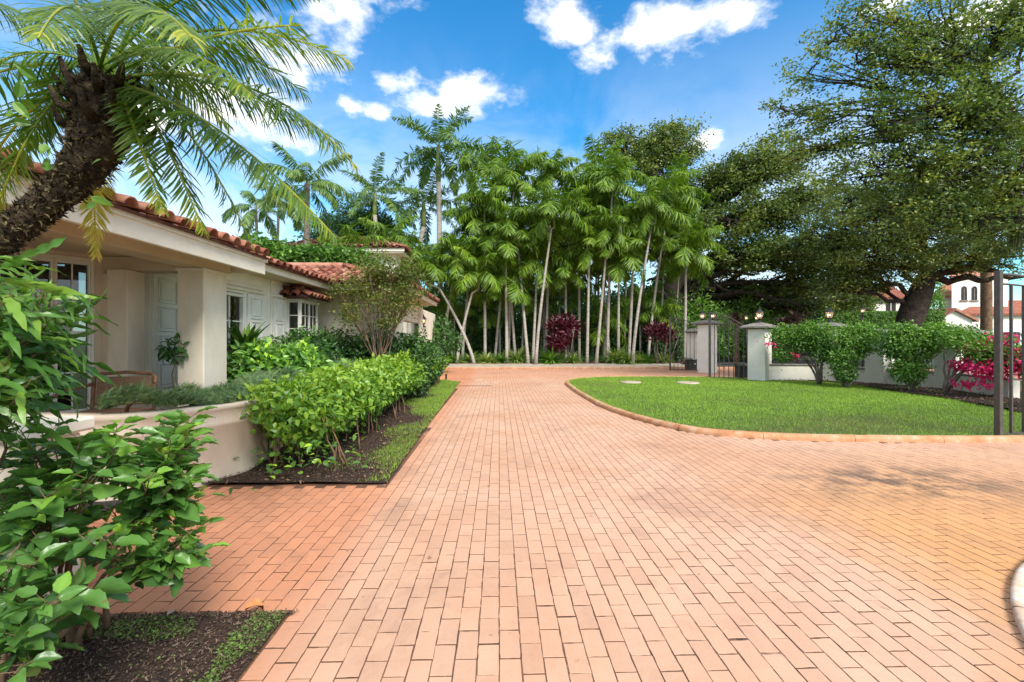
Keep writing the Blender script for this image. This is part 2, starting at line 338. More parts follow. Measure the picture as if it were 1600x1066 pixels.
M['cap'] = surf('weathered_stone_cap', (.14,.125,.11), (.33,.30,.26), scale=9, rough=.9, bump=.5, bscale=35, bdist=.01)
M['curb'] = surf('orange_curb_concrete', (.40,.16,.07), (.52,.27,.14), c3=(.60,.42,.30), scale=5, rough=.85, bump=.4, bscale=60, bdist=.006)
M['concrete'] = surf('pale_concrete', (.36,.27,.20), (.50,.42,.34), scale=2.4, rough=.9, bump=.3, bscale=60, bdist=.004)
M['wicker'] = surf('brown_wicker', (.14,.075,.04), (.34,.20,.12), scale=60, rough=.6, bump=.8, bscale=130, bdist=.006)
M['rattan'] = surf('rattan_cane', (.16,.075,.035), (.28,.14,.07), scale=12, rough=.45, bump=.2)
M['glass'] = glass('window_glass', dark=.55)
M['lampglass'] = glass('lantern_glass', (1,.97,.92), .05, .95); _n = M['lampglass'].node_tree; _x = [q for q in _n.nodes if q.type == 'MIX_SHADER'][0]; _o = [q for q in _n.nodes if q.type == 'OUTPUT_MATERIAL'][0]; _d = _n.nodes.new('ShaderNodeBsdfTranslucent'); _d.inputs[0].default_value = (.9,.86,.8,1); _y = _n.nodes.new('ShaderNodeMixShader'); _y.inputs[0].default_value = .35; _n.links.new(_x.outputs[0], _y.inputs[1]); _n.links.new(_d.outputs[0], _y.inputs[2]); _n.links.new(_y.outputs[0], _o.inputs[0])
M['bulb'] = emis('warm_bulb', (1,.66,.34), 3)
M['dark_in'] = surf('dark_room', (.02,.018,.016), (.06,.05,.045), scale=2, bump=0)
M['blind'] = surf('window_blind', (.24,.20,.16), (.36,.31,.26), scale=2, bump=0)
M['green_box'] = surf('dark_green_plastic', (.03,.036,.032), (.055,.06,.052), scale=6, rough=.5, bump=.1)
M['van'] = surf('white_van_paint', (.7,.72,.74), (.76,.78,.8), scale=2, rough=.25, bump=0, spec=.6)
M['black_rub'] = surf('black_rubber', (.015,.015,.015), (.035,.035,.035), scale=8, rough=.7, bump=.1)
# foliage
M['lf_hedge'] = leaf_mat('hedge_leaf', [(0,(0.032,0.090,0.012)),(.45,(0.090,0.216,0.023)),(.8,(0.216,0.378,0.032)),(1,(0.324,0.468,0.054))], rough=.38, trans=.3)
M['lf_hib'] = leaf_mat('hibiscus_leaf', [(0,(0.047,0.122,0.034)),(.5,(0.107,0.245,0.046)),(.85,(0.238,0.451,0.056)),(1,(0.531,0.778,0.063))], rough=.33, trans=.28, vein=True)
M['lf_fern'] = leaf_mat('strap_fern_leaf', [(0,(0.040,0.118,0.028)),(.5,(0.096,0.223,0.034)),(1,(0.225,0.367,0.045))], rough=.36, trans=.3, vein=True)
M['lf_dark'] = leaf_mat('dark_shrub_leaf', [(0,(0.018,0.053,0.015)),(.5,(0.045,0.120,0.027)),(1,(0.112,0.240,0.045))], rough=.42, trans=.22)
M['lf_oak'] = leaf_mat('oak_leaf', [(0,(0.047,0.083,0.024)),(.5,(0.132,0.194,0.043)),(.85,(0.263,0.318,0.062)),(1,(0.418,0.414,0.100))], rough=.42, trans=.25, nscale=.5)
M['lf_oak_near'] = leaf_mat('sunlit_oak_leaf', [(0,(0.046,0.091,0.035)),(.5,(0.139,0.220,0.048)),(.85,(0.309,0.361,0.070)),(1,(0.495,0.438,0.112))], rough=.4, trans=.28, nscale=.6)
M['lf_mid'] = leaf_mat('mid_green_leaf', [(0,(0.037,0.101,0.015)),(.5,(0.101,0.228,0.032)),(1,(0.228,0.405,0.051))], rough=.42, trans=.3)
M['lf_olive'] = leaf_mat('olive_sparse_leaf', [(0,(.06,.10,.015)),(.5,(.14,.18,.03)),(1,(.28,.28,.05))], rough=.45, trans=.35)
M['lf_juniper'] = leaf_mat('juniper_needle', [(0,(0.055,0.118,0.047)),(.5,(0.118,0.218,0.078)),(.85,(0.203,0.312,0.109)),(1,(0.281,0.312,0.140))], rough=.6, trans=.15)
M['lf_palm'] = leaf_mat('grove_palm_leaf', [(0,(0.044,0.095,0.012)),(.5,(0.151,0.269,0.020)),(.9,(0.314,0.448,0.030)),(1,(0.527,0.493,0.050))], rough=.5, trans=.32, nscale=.8)
M['lf_royal'] = leaf_mat('royal_palm_leaf', [(0,(0.055,0.118,0.034)),(.5,(0.129,0.236,0.060)),(1,(0.280,0.394,0.084))], rough=.38, trans=.25, nscale=.8)
M['lf_date'] = leaf_mat('date_palm_leaf', [(0,(0.037,0.089,0.020)),(.5,(0.091,0.178,0.024)),(.85,(0.199,0.298,0.031)),(1,(0.497,0.477,0.039))], rough=.36, trans=.4, nscale=1.2)
M['lf_yellow'] = leaf_mat('yellowing_palm_leaf', [(0,(.28,.30,.03)),(.5,(.42,.38,.03)),(1,(.55,.42,.05))], rough=.4, trans=.4)
M['lf_red'] = leaf_mat('red_cordyline_leaf', [(0,(.03,.005,.009)),(.5,(.075,.009,.017)),(1,(.17,.02,.035))], rough=.35, trans=.25, tcol=(1.3,.6,.6))
M['lf_spider'] = leaf_mat('variegated_strap_leaf', [(0,(0.075,0.180,0.038)),(.5,(0.210,0.330,0.075)),(1,(0.570,0.570,0.225))], rough=.45, trans=.3)
M['lf_brom'] = leaf_mat('purple_bromeliad_leaf', [(0,(.05,.02,.035)),(.55,(.11,.06,.06)),(1,(.2,.13,.04))], rough=.4, trans=.2, tcol=(1.2,.9,.6))
M['flower'] = leaf_mat('magenta_bract', [(0,(.48,.01,.09)),(.5,(.70,.02,.15)),(1,(.82,.06,.27))], rough=.6, trans=.35, tcol=(1.2,.6,.9))
M['lf_topiary'] = leaf_mat('clipped_hedge_leaf', [(0,(.045,.11,.018)),(.5,(.10,.21,.03)),(1,(.20,.34,.05))], rough=.5, trans=.3, nscale=2.)
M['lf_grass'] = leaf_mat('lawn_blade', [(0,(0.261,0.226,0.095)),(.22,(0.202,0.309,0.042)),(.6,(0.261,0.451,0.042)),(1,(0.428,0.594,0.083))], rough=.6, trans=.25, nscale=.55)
M['lf_weed'] = leaf_mat('weed_blade', [(0,(.20,.16,.08)),(.3,(.09,.15,.03)),(1,(.2,.34,.06))], rough=.6, trans=.25, nscale=2.5)
M['dryleaf'] = leaf_mat('dry_leaf', [(0,(.16,.09,.05)),(.6,(.34,.2,.12)),(1,(.5,.34,.2))], rough=.7, trans=.1, tcol=(1,.8,.6))
M['moss_air'] = leaf_mat('air_plant_leaf', [(0,(.05,.06,.03)),(.5,(.13,.15,.06)),(1,(.24,.27,.1))], rough=.6, trans=.2)
# ---------------------------------------------------------------- ground
def smooth_poly(pts, n=6, closed=True):
    """Catmull-Rom through the points"""
    P = [np.array(p[:2], float) for p in pts]; out = []; m = len(P)
    for i in range(m if closed else m-1):
        p0, p1, p2, p3 = (P[(i-1)%m], P[i], P[(i+1)%m], P[(i+2)%m]) if closed else (P[max(i-1,0)], P[i], P[i+1], P[min(i+2,m-1)])
        for k in range(n):
            t = k/n; out.append(.5*((2*p1)+(-p0+p2)*t+(2*p0-5*p1+4*p2-p3)*t*t+(-p0+3*p1-3*p2+p3)*t**3))
    if not closed: out.append(P[-1])
    return out
def in_poly(x, y, poly):
    x = np.asarray(x); y = np.asarray(y); c = np.zeros(x.shape, bool); P = np.array(poly)[:, :2]; n = len(P); j = n-1
    for i in range(n):
        xi, yi, xj, yj = *P[i], *P[j]
        if yi != yj: c ^= ((yi > y) != (yj > y)) & (x < (xj-xi)*(y-yi)/(yj-yi)+xi)
        j = i
    return c
mg = surf('earth', (.05,.06,.025), (.10,.12,.04), scale=.6, bump=.3)
tag(MB().add([(-400,-150,-.06),(400,-150,-.06),(400,900,-.06),(-400,900,-.06)], [(0,1,2,3)]).build('ground', mg), kind='structure')

# driveway: dark bedding with one brick after another on it
CIRC = (np.array([4.763, .288]), 2.895)
def edge_x(y): return -1.10 - .017*np.clip(y-4.5, 0, 12)
LAWN = [G(*p) for p in [(1560,692),(1480,692),(1400,691.5),(1320,690.5),(1240,688.5),(1130,682),(1060,672.5),(990,655),(940,637),(906,618),(888,605),(884,600),(893,595.5),(915,593),(960,591.5),(1050,591.3),(1110,592),(1170,594),(1208,596)]]
LAWN_EDGE = smooth_poly(LAWN, 6, False)
lx = LAWN_EDGE[0][0]
LAWN_POLY = [np.array([13.5,LAWN_EDGE[0][1]-.05])] + LAWN_EDGE + [np.array([10.2,15.3]), np.array([12.6,14.6]), np.array([13.5,12.5])]
def on_drive(x, y):
    a = (y < 22.05) & (y > .9) & (x > edge_x(y))
    a &= ~in_poly(x, y, LAWN_POLY)
    a |= (y > 2.40) & (y < 4.54) & (x <= -1.10) & (x > -6.6)
    a |= (y >= 15.6) & (y < 22.05) & (x <= -1.1) & (x > -3.4)
    a &= ((x-CIRC[0][0])**2 + (y-CIRC[0][1])**2) > (CIRC[1]-.14)**2
    return a
drive = empty('driveway'); tag(drive, kind='structure')
base = MB(); base.add([(-7,.5,.002),(16,.5,.002),(16,22.1,.002),(-7,22.1,.002)], [(0,1,2,3)]); base.build('bedding', M['joint'], drive)
BW, BL, GAP = .1, .2, .0056
rows = []
for j in range(-75, 160):
    for i in range(4, 112):
        x0 = -1.10+j*BW; y0 = i*BL + (BL/2 if j % 2 else 0) - .04
        rows.append((x0, y0))
rows = np.array(rows); cx, cy = rows[:,0]+BW/2, rows[:,1]+BL/2
dd = cx*FW[0]+cy*FW[1]; xx = cx*RT[0]+cy*RT[1]
keep = on_drive(cx, cy) & (np.abs(xx) < 1.35*dd+1.2) & (cx < 13)
# trim the walk's two ends so that no brick crosses them
rows, dd, xx = rows[keep], dd[keep], xx[keep]
inview = (np.abs(xx)/dd < 1.12) & (dd > 1.98)
order = np.argsort(np.where(inview, dd, 99)); near = order[:300]; far = order[300:]
def brick_variant(k):
    rg = np.random.default_rng(100+k); hx, hy = BW/2-GAP/2, BL/2-GAP*.65; out = []
    n_l, n_s = 5, 3
    pts = []
    for t in np.linspace(-hx, hx, n_s+1)[:-1]: pts.append((t, -hy))
    for t in np.linspace(-hy, hy, n_l+1)[:-1]: pts.append((hx, t))
    for t in np.linspace(hx, -hx, n_s+1)[:-1]: pts.append((t, hy))
    for t in np.linspace(hy, -hy, n_l+1)[:-1]: pts.append((-hx, t))
    pts = np.array(pts) + rg.normal(0, .0011, (len(pts), 2))
    n = len(pts); inn = pts*np.array([1-.0015/hx, 1-.0015/hy]); z = .0028
    v = [(p[0],p[1],-.001) for p in pts]+[(p[0],p[1],z-.0010) for p in pts]+[(p[0],p[1],z) for p in inn]
    f = [(i,(i+1)%n,n+(i+1)%n,n+i) for i in range(n)]+[(n+i,n+(i+1)%n,2*n+(i+1)%n,2*n+i) for i in range(n)]+[tuple(range(2*n,3*n))]
    me = bpy.data.meshes.new('brick'); me.from_pydata(v, [], f); me.materials.append(M['brick']); me.materials.append(M['joint']); me.polygons.foreach_set('material_index', [1]*n+[0]*(n+1)); me.polygons.foreach_set('use_smooth', [False]*(2*n+1))
    a = me.attributes.new('rnd', 'FLOAT', 'POINT'); a.data.foreach_set('value', np.full(3*n, rg.random(), np.float32)); me.update(); return me
BV = [brick_variant(k) for k in range(12)]
for q in near:
    x, y = rows[q]; o = link('brick', BV[random.randrange(12)], drive, (x+BW/2+random.gauss(0,.0008), y+BL/2+random.gauss(0,.0015), random.gauss(.0022,.0003)), (random.gauss(0,.0012), random.gauss(0,.002), random.choice((0, math.pi))+random.gauss(0,.004)))
GY = GAP*1.3; fx0, fy0 = rows[far,0]+GAP/2, rows[far,1]+GY/2+RNG.normal(0,.0015,len(far)); fx1, fy1 = fx0+BW-GAP, fy0+BL-GY
walk = (fx0 < -1.11) & (fy0 < 5)
fy0 = np.where(walk, np.maximum(fy0, 2.42), fy0); fy1 = np.where(walk, np.minimum(fy1, 4.53), fy1)
b = .0012; z1 = .0050+RNG.normal(0,.0003,len(far))
def ring(x0,y0,x1,y1,z): return np.stack([np.stack([x0,y0,z],-1),np.stack([x1,y0,z],-1),np.stack([x1,y1,z],-1),np.stack([x0,y1,z],-1)],1)
V = np.concatenate([ring(fx0,fy0,fx1,fy1,np.zeros(len(far))), ring(fx0,fy0,fx1,fy1,z1-.001), ring(fx0+b,fy0+b,fx1-b,fy1-b,z1)],1)
V[:,:,:2] += RNG.normal(0,.0007,V[:,:,:2].shape)
bf = np.array([(0,1,5,4),(1,2,6,5),(2,3,7,6),(3,0,4,7),(4,5,9,8),(5,6,10,9),(6,7,11,10),(7,4,8,11),(8,9,10,11)])
Fb = (bf[None]+(np.arange(len(far))*12)[:,None,None]).reshape(-1,4)
o = link('brick_field', np_mesh('brick_field', V.reshape(-1,3), Fb, M['brick'], np.repeat(RNG.random(len(far)),12)), drive); tag(o, kind='stuff')
o.data.materials.append(M['joint']); o.data.polygons.foreach_set('material_index', np.tile([1]*4+[0]*5, len(far)).astype(np.int32))

# kerb around the lawn: rounded profile swept along the edge
def sweep(name, path, prof, mat, parent=None, closed=False):
    P = [np.array([p[0],p[1],0.]) for p in path]; n = len(P); v = []; f = []; k = len(prof)
    for i in range(n):
        a = P[(i-1)%n] if closed or i > 0 else P[0]; c = P[(i+1)%n] if closed or i < n-1 else P[-1]
        t = c-a; t /= np.linalg.norm(t); nn = np.array([t[1],-t[0],0])
        for u, z in prof: q = P[i]+nn*u; v.append((q[0],q[1],z+random.gauss(0,.0012)))
    for i in range(n if closed else n-1):
        for j in range(k-1): f.append((i*k+j, ((i+1)%n)*k+j, ((i+1)%n)*k+j+1, i*k+j+1))
    m = MB(); m.add(v, f, True); return m.build(name, mat, parent)
prof = [(-.02,0),(-.02,.04),(-.008,.072),(.02,.088),(.075,.09),(.098,.078),(.10,.0)]
def resample(path, step):
    P = np.array([p[:2] for p in path]); d = np.r_[0, np.cumsum(np.linalg.norm(np.diff(P,axis=0),axis=1))]; t = np.arange(0, d[-1], step)
    return [np.array([np.interp(q,d,P[:,0]), np.interp(q,d,P[:,1])]) for q in t], d[-1]
kp = [np.array([13.4, LAWN_EDGE[0][1]-.03])] + LAWN_EDGE
kerb = empty('kerb'); tag(kerb, kind='structure')
path, tot = resample(kp, .15)
for a in range(0, len(path)-1, 8):
    seg = path[a:a+9]
    if len(seg) > 1:
        seg = [s.copy() for s in seg]; e = seg[-1]-seg[-2]; seg[-1] = seg[-1]-e/np.linalg.norm(e)*.006
        sweep('kerb_stone', seg, prof, M['curb'], kerb)
M['curb_pale'] = surf('worn_curb', (.50,.28,.16), (.62,.46,.34), c3=(.72,.64,.56), scale=9, rough=.85, bump=.4, bscale=60, bdist=.006)
# round bed at the right, kerb and brick paving inside
cc, cr = CIRC
circ = [(cc[0]+cr*math.cos(t), cc[1]+cr*math.sin(t)) for t in np.linspace(0, -2*math.pi, 145)[:-1]]
rb = empty('round_bed'); tag(rb, kind='structure')
for a in range(0, 144, 6):
    seg = [np.array(circ[(a+i) % 144]) for i in range(7)]; e = seg[-1]-seg[-2]; seg[-1] = seg[-1]-e*.06
    sweep('kerb_stone', seg, [(.0,0),(.0,.03),(.006,.04),(.02,.045),(.05,.045),(.06,.038),(.065,0)], M['curb_pale'], rb)
m = MB()
m.prism([(cc[0]+(cr-.06)*math.cos(t), cc[1]+(cr-.06)*math.sin(t)) for t in np.linspace(0, 2*math.pi, 121)[:-1]], .0, .030); m.build('bed_floor', M['joint'], rb)
for i in range(-30, 0):
    for j in range(8, 30):
        x0, y0 = cc[0]+i*.1, cc[1]+j*.1*.999
        if math.hypot(x0+.05-cc[0], y0+.05-cc[1]) < cr-.16 and x0 < 1.6*y0: link('brick', BV[(i*7+j) % 12], rb, (x0+.05, y0+.05, .030)).scale = (1, .49, 1)
# far apron: kerb, pale strip
ap = empty('far_kerb'); tag(ap, kind='structure')
xs = np.arange(-6, 14, 1.2)
for x in xs: MB().box(x, 22.05, -.02, x+1.19, 22.25, .08, .02).build('kerb_stone', M['curb'], ap)
tag(MB().add([(-8,22.25,.07),(9.6,22.25,.07),(9.6,24.0,.16),(-8,24.0,.16),(-8,22.25,-.1),(9.6,22.25,-.1),(9.6,24.0,-.1),(-8,24.0,-.1)], [(0,1,2,3),(4,5,1,0),(5,6,2,1),(6,7,3,2),(7,4,0,3)]).build('pavement', M['concrete']), kind='structure')
tag(MB().box(9.6, 15.6, -.04, 30, 22.0, .004).build('entry_road', surf('entry_road_paving', (.42,.2,.12), (.5,.27,.17), scale=3)), kind='structure')

# lawn surface + blades
def sheet(name, poly, z, mat, res=.25, amp=.0, holes=None, zf=None):
    P = np.array([p[:2] for p in poly]); x0, y0 = P.min(0); x1, y1 = P.max(0)
    xs = np.arange(x0, x1+res, res); ys = np.arange(y0, y1+res, res); X, Y = np.meshgrid(xs, ys, indexing='ij')
    ins = in_poly(X, Y, P); 
    Z = z + amp*(np.sin(X*3.1+Y*1.7)+np.sin(X*7.3-Y*5.1)+np.sin(Y*9.7+X*2.))/3
    if zf is not None: Z = Z+zf(X, Y)
    idx = -np.ones(X.shape, int); 
    cell = ins[:-1,:-1]|ins[1:,:-1]|ins[1:,1:]|ins[:-1,1:]
    # pull outside corners of boundary cells onto the polygon
    V = np.stack([X,Y,Z],-1)
    Q = np.array(P); A = Q; B = np.roll(Q,-1,0)
    for i, j in zip(*np.where(~ins)):
        if cell[max(i-1,0):i+1, max(j-1,0):j+1].any():
            p = V[i,j,:2]; ab = B-A; t = np.clip(((p-A)*ab).sum(1)/np.maximum((ab**2).sum(1),1e-9),0,1); c = A+ab*t[:,None]; k = np.argmin(((c-p)**2).sum(1)); V[i,j,:2] = c[k]
    I = np.arange(X.size).reshape(X.shape); ci, cj = np.where(cell)
    Fc = np.stack([I[ci,cj],I[ci+1,cj],I[ci+1,cj+1],I[ci,cj+1]],1)
    used, inv = np.unique(Fc, return_inverse=True)
    return link(name, np_mesh(name, V.reshape(-1,3)[used], inv.reshape(Fc.shape), mat, smooth=True))
inner = LAWN_POLY
lawn = sheet('lawn', inner, .06, surf('lawn_soil', (.04,.07,.015), (.07,.11,.02), scale=3, bump=.5), .2, .012); tag(lawn, kind='structure')
def blades(name, poly, n, z, h=(.03,.06), w=.006, mat='lf_grass', keep=None, parent=None, dens=None):
    P = np.array([p[:2] for p in poly]); lo, hi = P.min(0), P.max(0); q = RNG.uniform(lo, hi, (int(n),2)); ok = in_poly(q[:,0], q[:,1], P)
    if keep is not None: ok &= keep(q[:,0], q[:,1])
    q = q[ok]; n = len(q); d = q@FW[:2]; sc = np.clip(d/9., .8, 1.8)
    Pp = np.c_[q, np.full(n, z)]; X = np.c_[RNG.normal(0,.42,(n,2)), np.ones(n)]; 
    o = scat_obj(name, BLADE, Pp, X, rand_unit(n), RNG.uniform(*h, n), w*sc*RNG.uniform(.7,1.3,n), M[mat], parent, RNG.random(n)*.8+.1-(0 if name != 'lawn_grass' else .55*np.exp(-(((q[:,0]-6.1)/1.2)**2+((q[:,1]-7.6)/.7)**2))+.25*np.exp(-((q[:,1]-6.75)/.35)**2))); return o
def lawn_keep(x, y):
    for px, py in ((985,598.6),(1075,599.6)):
        c = G(px, py, .06); 
        if True: x2 = ((x-c[0])/.36)**2+((y-c[1])/.36)**2
        ok = x2 > 1 if px == 985 else ok & (x2 > 1)
    cut = (RNG.random(x.shape) < np.clip(1.15-.0*y, 0, 1))
    return ok & cut
nearL = [p for p in [(2.2,6.2),(12,6.2),(12,10.5),(1.5,10.5)]]
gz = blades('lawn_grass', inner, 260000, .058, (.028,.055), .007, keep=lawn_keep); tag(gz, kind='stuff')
for k, (px, py) in enumerate(((985,598.6),(1075,599.6))):
    c = G(px, py, .06); o = MB().lathe([(.30,0),(.335,.0),(.34,.035),(.32,.05),(.1,.055),(.09,.048),(.0,.05)], (0,0,0), 20).build('utility_cover', M['concrete'], None, (c[0],c[1],.055))
    tag(o, ['round pale utility cover set in the lawn, nearer the narrow tip of the lawn','round pale utility cover set in the lawn, nearer the open iron gate'][k], 'utility cover', 'utility covers set in the lawn')

# mulch bed at the wall
def spots(name, poly, n, z, ln=(.015,.05), mat='chip', keep=None, parent=None, flat=.35, w=.4):
    P = np.array([p[:2] for p in poly]); lo, hi = P.min(0), P.max(0); q = RNG.uniform(lo, hi, (int(n),2)); ok = in_poly(q[:,0], q[:,1], P)
    if keep is not None: ok &= keep(q[:,0], q[:,1])
    q = q[ok]; n = len(q); X = RNG.normal(size=(n,3)); X[:,2] *= flat; Nn = np.c_[RNG.normal(0,.35,(n,2)), np.ones(n)]; L_ = RNG.uniform(*ln, n)
    zz = z(q[:,0],q[:,1]) if callable(z) else np.full(n, z)
    return scat_obj(name, ([(0,0,0),(.3,.5,.08),(1,.2,0),(.8,-.4,.1)],[(0,1,2,3)]), np.c_[q,zz+RNG.uniform(0,.012,n)], X, Nn, L_, L_*w, M[mat], parent)
MUL = [G(*p) for p in [(1205,598),(1290,600),(1340,607),(1400,617),(1480,628),(1552,643),(1640,660)]]
MUL_POLY = [m_[:2] for m_ in MUL] + [np.array([13.4,8.6]), np.array([13.4,16]), np.array([9.2,15.8])]
mb = sheet('mulch_bed', MUL_POLY, .10, M['mulch'], .15, .03); tag(mb, kind='structure')
tag(spots('mulch_chips', MUL_POLY, 16000, .10, (.02,.08)), kind='stuff')

# left bed along the hedge, and its grass strip
BED = [(-1.11,4.56),(-4.1,4.56),(-6.5,4.7),(-6.5,17),(-2.4,16.6),(-1.9,15.4),(-1.32,15.0)]
tag(sheet('planting_bed', BED, .03, M['mulch'], .12, .012), kind='structure')
BEDV = [(-1.11,4.56),(-3.6,4.56),(-3.2,16),(-1.9,15.8),(-1.3,15.0)]
tag(spots('mulch_chips', BEDV, 60000, .035, (.008,.03)), kind='stuff')
def strip_keep(x, y):
    e = edge_x(y)-x; patch = np.sin(x*5.1+y*2.3)+np.sin(y*3.7-x*4.)+np.sin(y*1.3+1.)
    w = np.clip(.30+.06*(y-4.5)+.12*patch, .1, .95); return (e > -.015) & (e < w*RNG.uniform(.5,1.25,x.shape)) & (RNG.random(x.shape) < np.clip(.5+.05*(y-5)+.15*patch,.15,1))
o = blades('strip_grass', BEDV, 180000, .035, (.02,.05), .005, 'lf_grass', keep=strip_keep); tag(o, kind='stuff')
o = spots('dry_leaves', BEDV, 900, .05, (.02,.05), 'dryleaf', w=.6); tag(o, kind='stuff')
# near bed, bottom left
NB = [(-1.105,1.0),(-1.105,2.395),(-3.4,2.395),(-3.4,1.0)]
NBx = [(-1.09,1.0),(-1.09,2.40),(-3.4,2.40),(-3.4,1.0)]
tag(sheet('near_bed', NB, .018, M['mulch'], .05, .009), kind='structure')
tag(spots('mulch_chips', NB, 22000, .022, (.006,.022)), kind='stuff')
def weed_keep(x, y):
    a = np.sin(x*9.1+y*4.3)+np.sin(y*11.7-x*6.)+np.sin(x*4+y*7.3+1.)
    e = (np.abs(x+1.2) < .10+.03*a); c = ((x+1.75)/.28)**2+((y-2.28)/.09)**2 < 1.2+.3*a; return (e & (RNG.random(x.shape) < .75)) | (c & (RNG.random(x.shape) < .6)) | (RNG.random(x.shape) < .012)
o = blades('weed_grass', NB, 60000, .02, (.008,.024), .006, 'lf_weed', keep=weed_keep); tag(o, kind='stuff')
o = spots('weed_leaves', NB, 26000, .03, (.008,.018), 'lf_weed', keep=weed_keep, w=.8); tag(o, kind='stuff')
o = spots('soil_crumbs', [(-1.13,2.38),(-2.9,2.38),(-2.9,2.43),(-1.05,2.43)], 5000, .012, (.004,.014), 'chip', flat=.8, w=.8); tag(o, kind='stuff')
def leaf_thing(name, label, cat, loc, rz, L_, Wd_, mat, tilt=.15, curl=1., group=None):
    v = []; f = []
    n = 6
    for i in range(n+1):
        t = i/n; w = math.sin(math.pi*min(1,t*.95+.03))**.8*Wd_/2; z = .012+curl*.02*math.sin(t*3.1)
        v += [(L_*(t-.5), w, z+curl*.012), (L_*(t-.5), 0, z-.004), (L_*(t-.5), -w, z+curl*.009*(1+t))]
    for i in range(n):
        b_ = i*3; f += [(b_,b_+1,b_+4,b_+3),(b_+1,b_+2,b_+5,b_+4)]
    o = MB().add(v, f, True).build(name, mat, None, loc, (tilt, tilt*.5, rz)); tag(o, label, cat, group); return o
dl = leaf_mat('orange_dry_leaf', [(0,(.40,.15,.05)),(1,(.5,.22,.08))], trans=.1); dl2 = surf('tan_dry_leaf', (.35,.22,.16), (.5,.36,.28), scale=30)
p = G(397,962); leaf_thing('fallen_leaf','curled orange dry leaf at the corner of the near bed','leaf',(p[0],p[1],.02),.3,.085,.05,surf('orange_dead_leaf',(.42,.15,.05),(.55,.26,.10),scale=40),.3,1.6)
p = G(268,970); leaf_thing('fallen_leaf','small pinkish dry leaf lying on the dark soil of the near bed','leaf',(p[0],p[1],.03),1.2,.045,.03,dl2,.05,.25)

# ---------------------------------------------------------------- street wall with piers and lanterns
def lantern_mesh(t, z0, k=1.):
    MB().lathe([(.10,0),(.10,.02),(.05,.04),(.025,.06),(.025,.10),(.06,.115),(.075,.13),(.07,.14)], (0,0,z0), 14).build('base', M['iron_dark'], t)
    g = MB().lathe([(.055,.14),(.085,.19),(.10,.26),(.105,.32),(.10,.345)], (0,0,z0), 14).build('glass_globe', M['lampglass'], t)
    r = MB()
    for i in range(6):
        a = i*math.pi/3; r.tube([(math.cos(a)*q, math.sin(a)*q, z0+z) for q, z in ((.06,.14),(.09,.19),(.105,.26),(.11,.32),(.105,.35))], .006, 5)
    r.build('cage', M['iron_dark'], t)
    MB().lathe([(.135,.34),(.12,.365),(.07,.40),(.055,.43),(.02,.445),(.02,.46),(.03,.475),(.012,.50),(.004,.54)], (0,0,z0), 14).build('cap', M['iron_dark'], t)
    for i in range(3):
        a = i*2.094+.4; b_ = MB().lathe([(.008,.15),(.008,.21)], (.03*math.cos(a), .03*math.sin(a), z0), 6).build('candle', M['white'], t)
        MB().lathe([(.006,.21),(.017,.235),(.014,.26),(.003,.285)], (.03*math.cos(a), .03*math.sin(a), z0), 8).build('bulb', M['bulb'], b_)
def pier(loc, rz, h, label, w=.52, capw=.40, lamp=None, group='white piers of the street wall'):
    t = empty('gate_pier', (*loc, 0), rz); tag(t, label, 'pier', group)
    m = MB(); m.box(-w/2,-w/2,-.05,w/2,w/2,h-.22,.012); m.build('shaft', M['whitewall'], t)
    m = MB(); m.box(-w/2-.03,-w/2-.03,h-.22,w/2+.03,w/2+.03,h-.18,.01); m.build('collar', M['cap'], t)
    c = capw; n = 4; V_ = [(-c,-c,h-.18),(c,-c,h-.18),(c,c,h-.18),(-c,c,h-.18),(-c,-c,h-.13),(c,-c,h-.13),(c,c,h-.13),(-c,c,h-.13),(-c*.55,-c*.55,h-.045),(c*.55,-c*.55,h-.045),(c*.55,c*.55,h-.045),(-c*.55,c*.55,h-.045),(-.11,-.11,h),(.11,-.11,h),(.11,.11,h),(-.11,.11,h)]
    f = [(0,3,2,1)]+[(k*4+i,k*4+(i+1)%4,k*4+4+(i+1)%4,k*4+4+i) for k in range(3) for i in range(4)]+[(12,13,14,15)]
    MB().add(V_, f).build('cap', M['cap'], t)
    if lamp:
        l = empty('pier_lantern', (loc[0], loc[1], h)); l.scale = (1.15,1.15,1.0); lantern_mesh(l, 0); tag(l, lamp, 'lantern', 'lit lanterns on the wall piers')
    return t
PB = G(1192, 598); PB = PB+FW*.2
P2 = W(1296, 600, 15.0); P3 = W(1374, 600, 13.9); P4 = W(1487, 600, 12.3); P5 = W(1600, 600, 10.2)
wall_rz = -.12
pier(PB[:2], .78-.1, 2.0, 'white wall pier with lit lantern at the right of the open double gate', .56, .46, 'lit lantern on the pier right of the open double gate')
pier(P2[:2], .55, 2.0, 'white wall pier with lit lantern behind the first bougainvillea', .56, .50, 'lit lantern on the second pier, beside the purple bromeliad')
pier(P3[:2], .35, 1.78, 'white wall pier with bare stone cap, between two green bougainvilleas', .52, .52)
pier(P4[:2], .2, 1.78, 'white wall pier mostly hidden by bougainvillea leaves beside the magenta flowers', .52, .52)
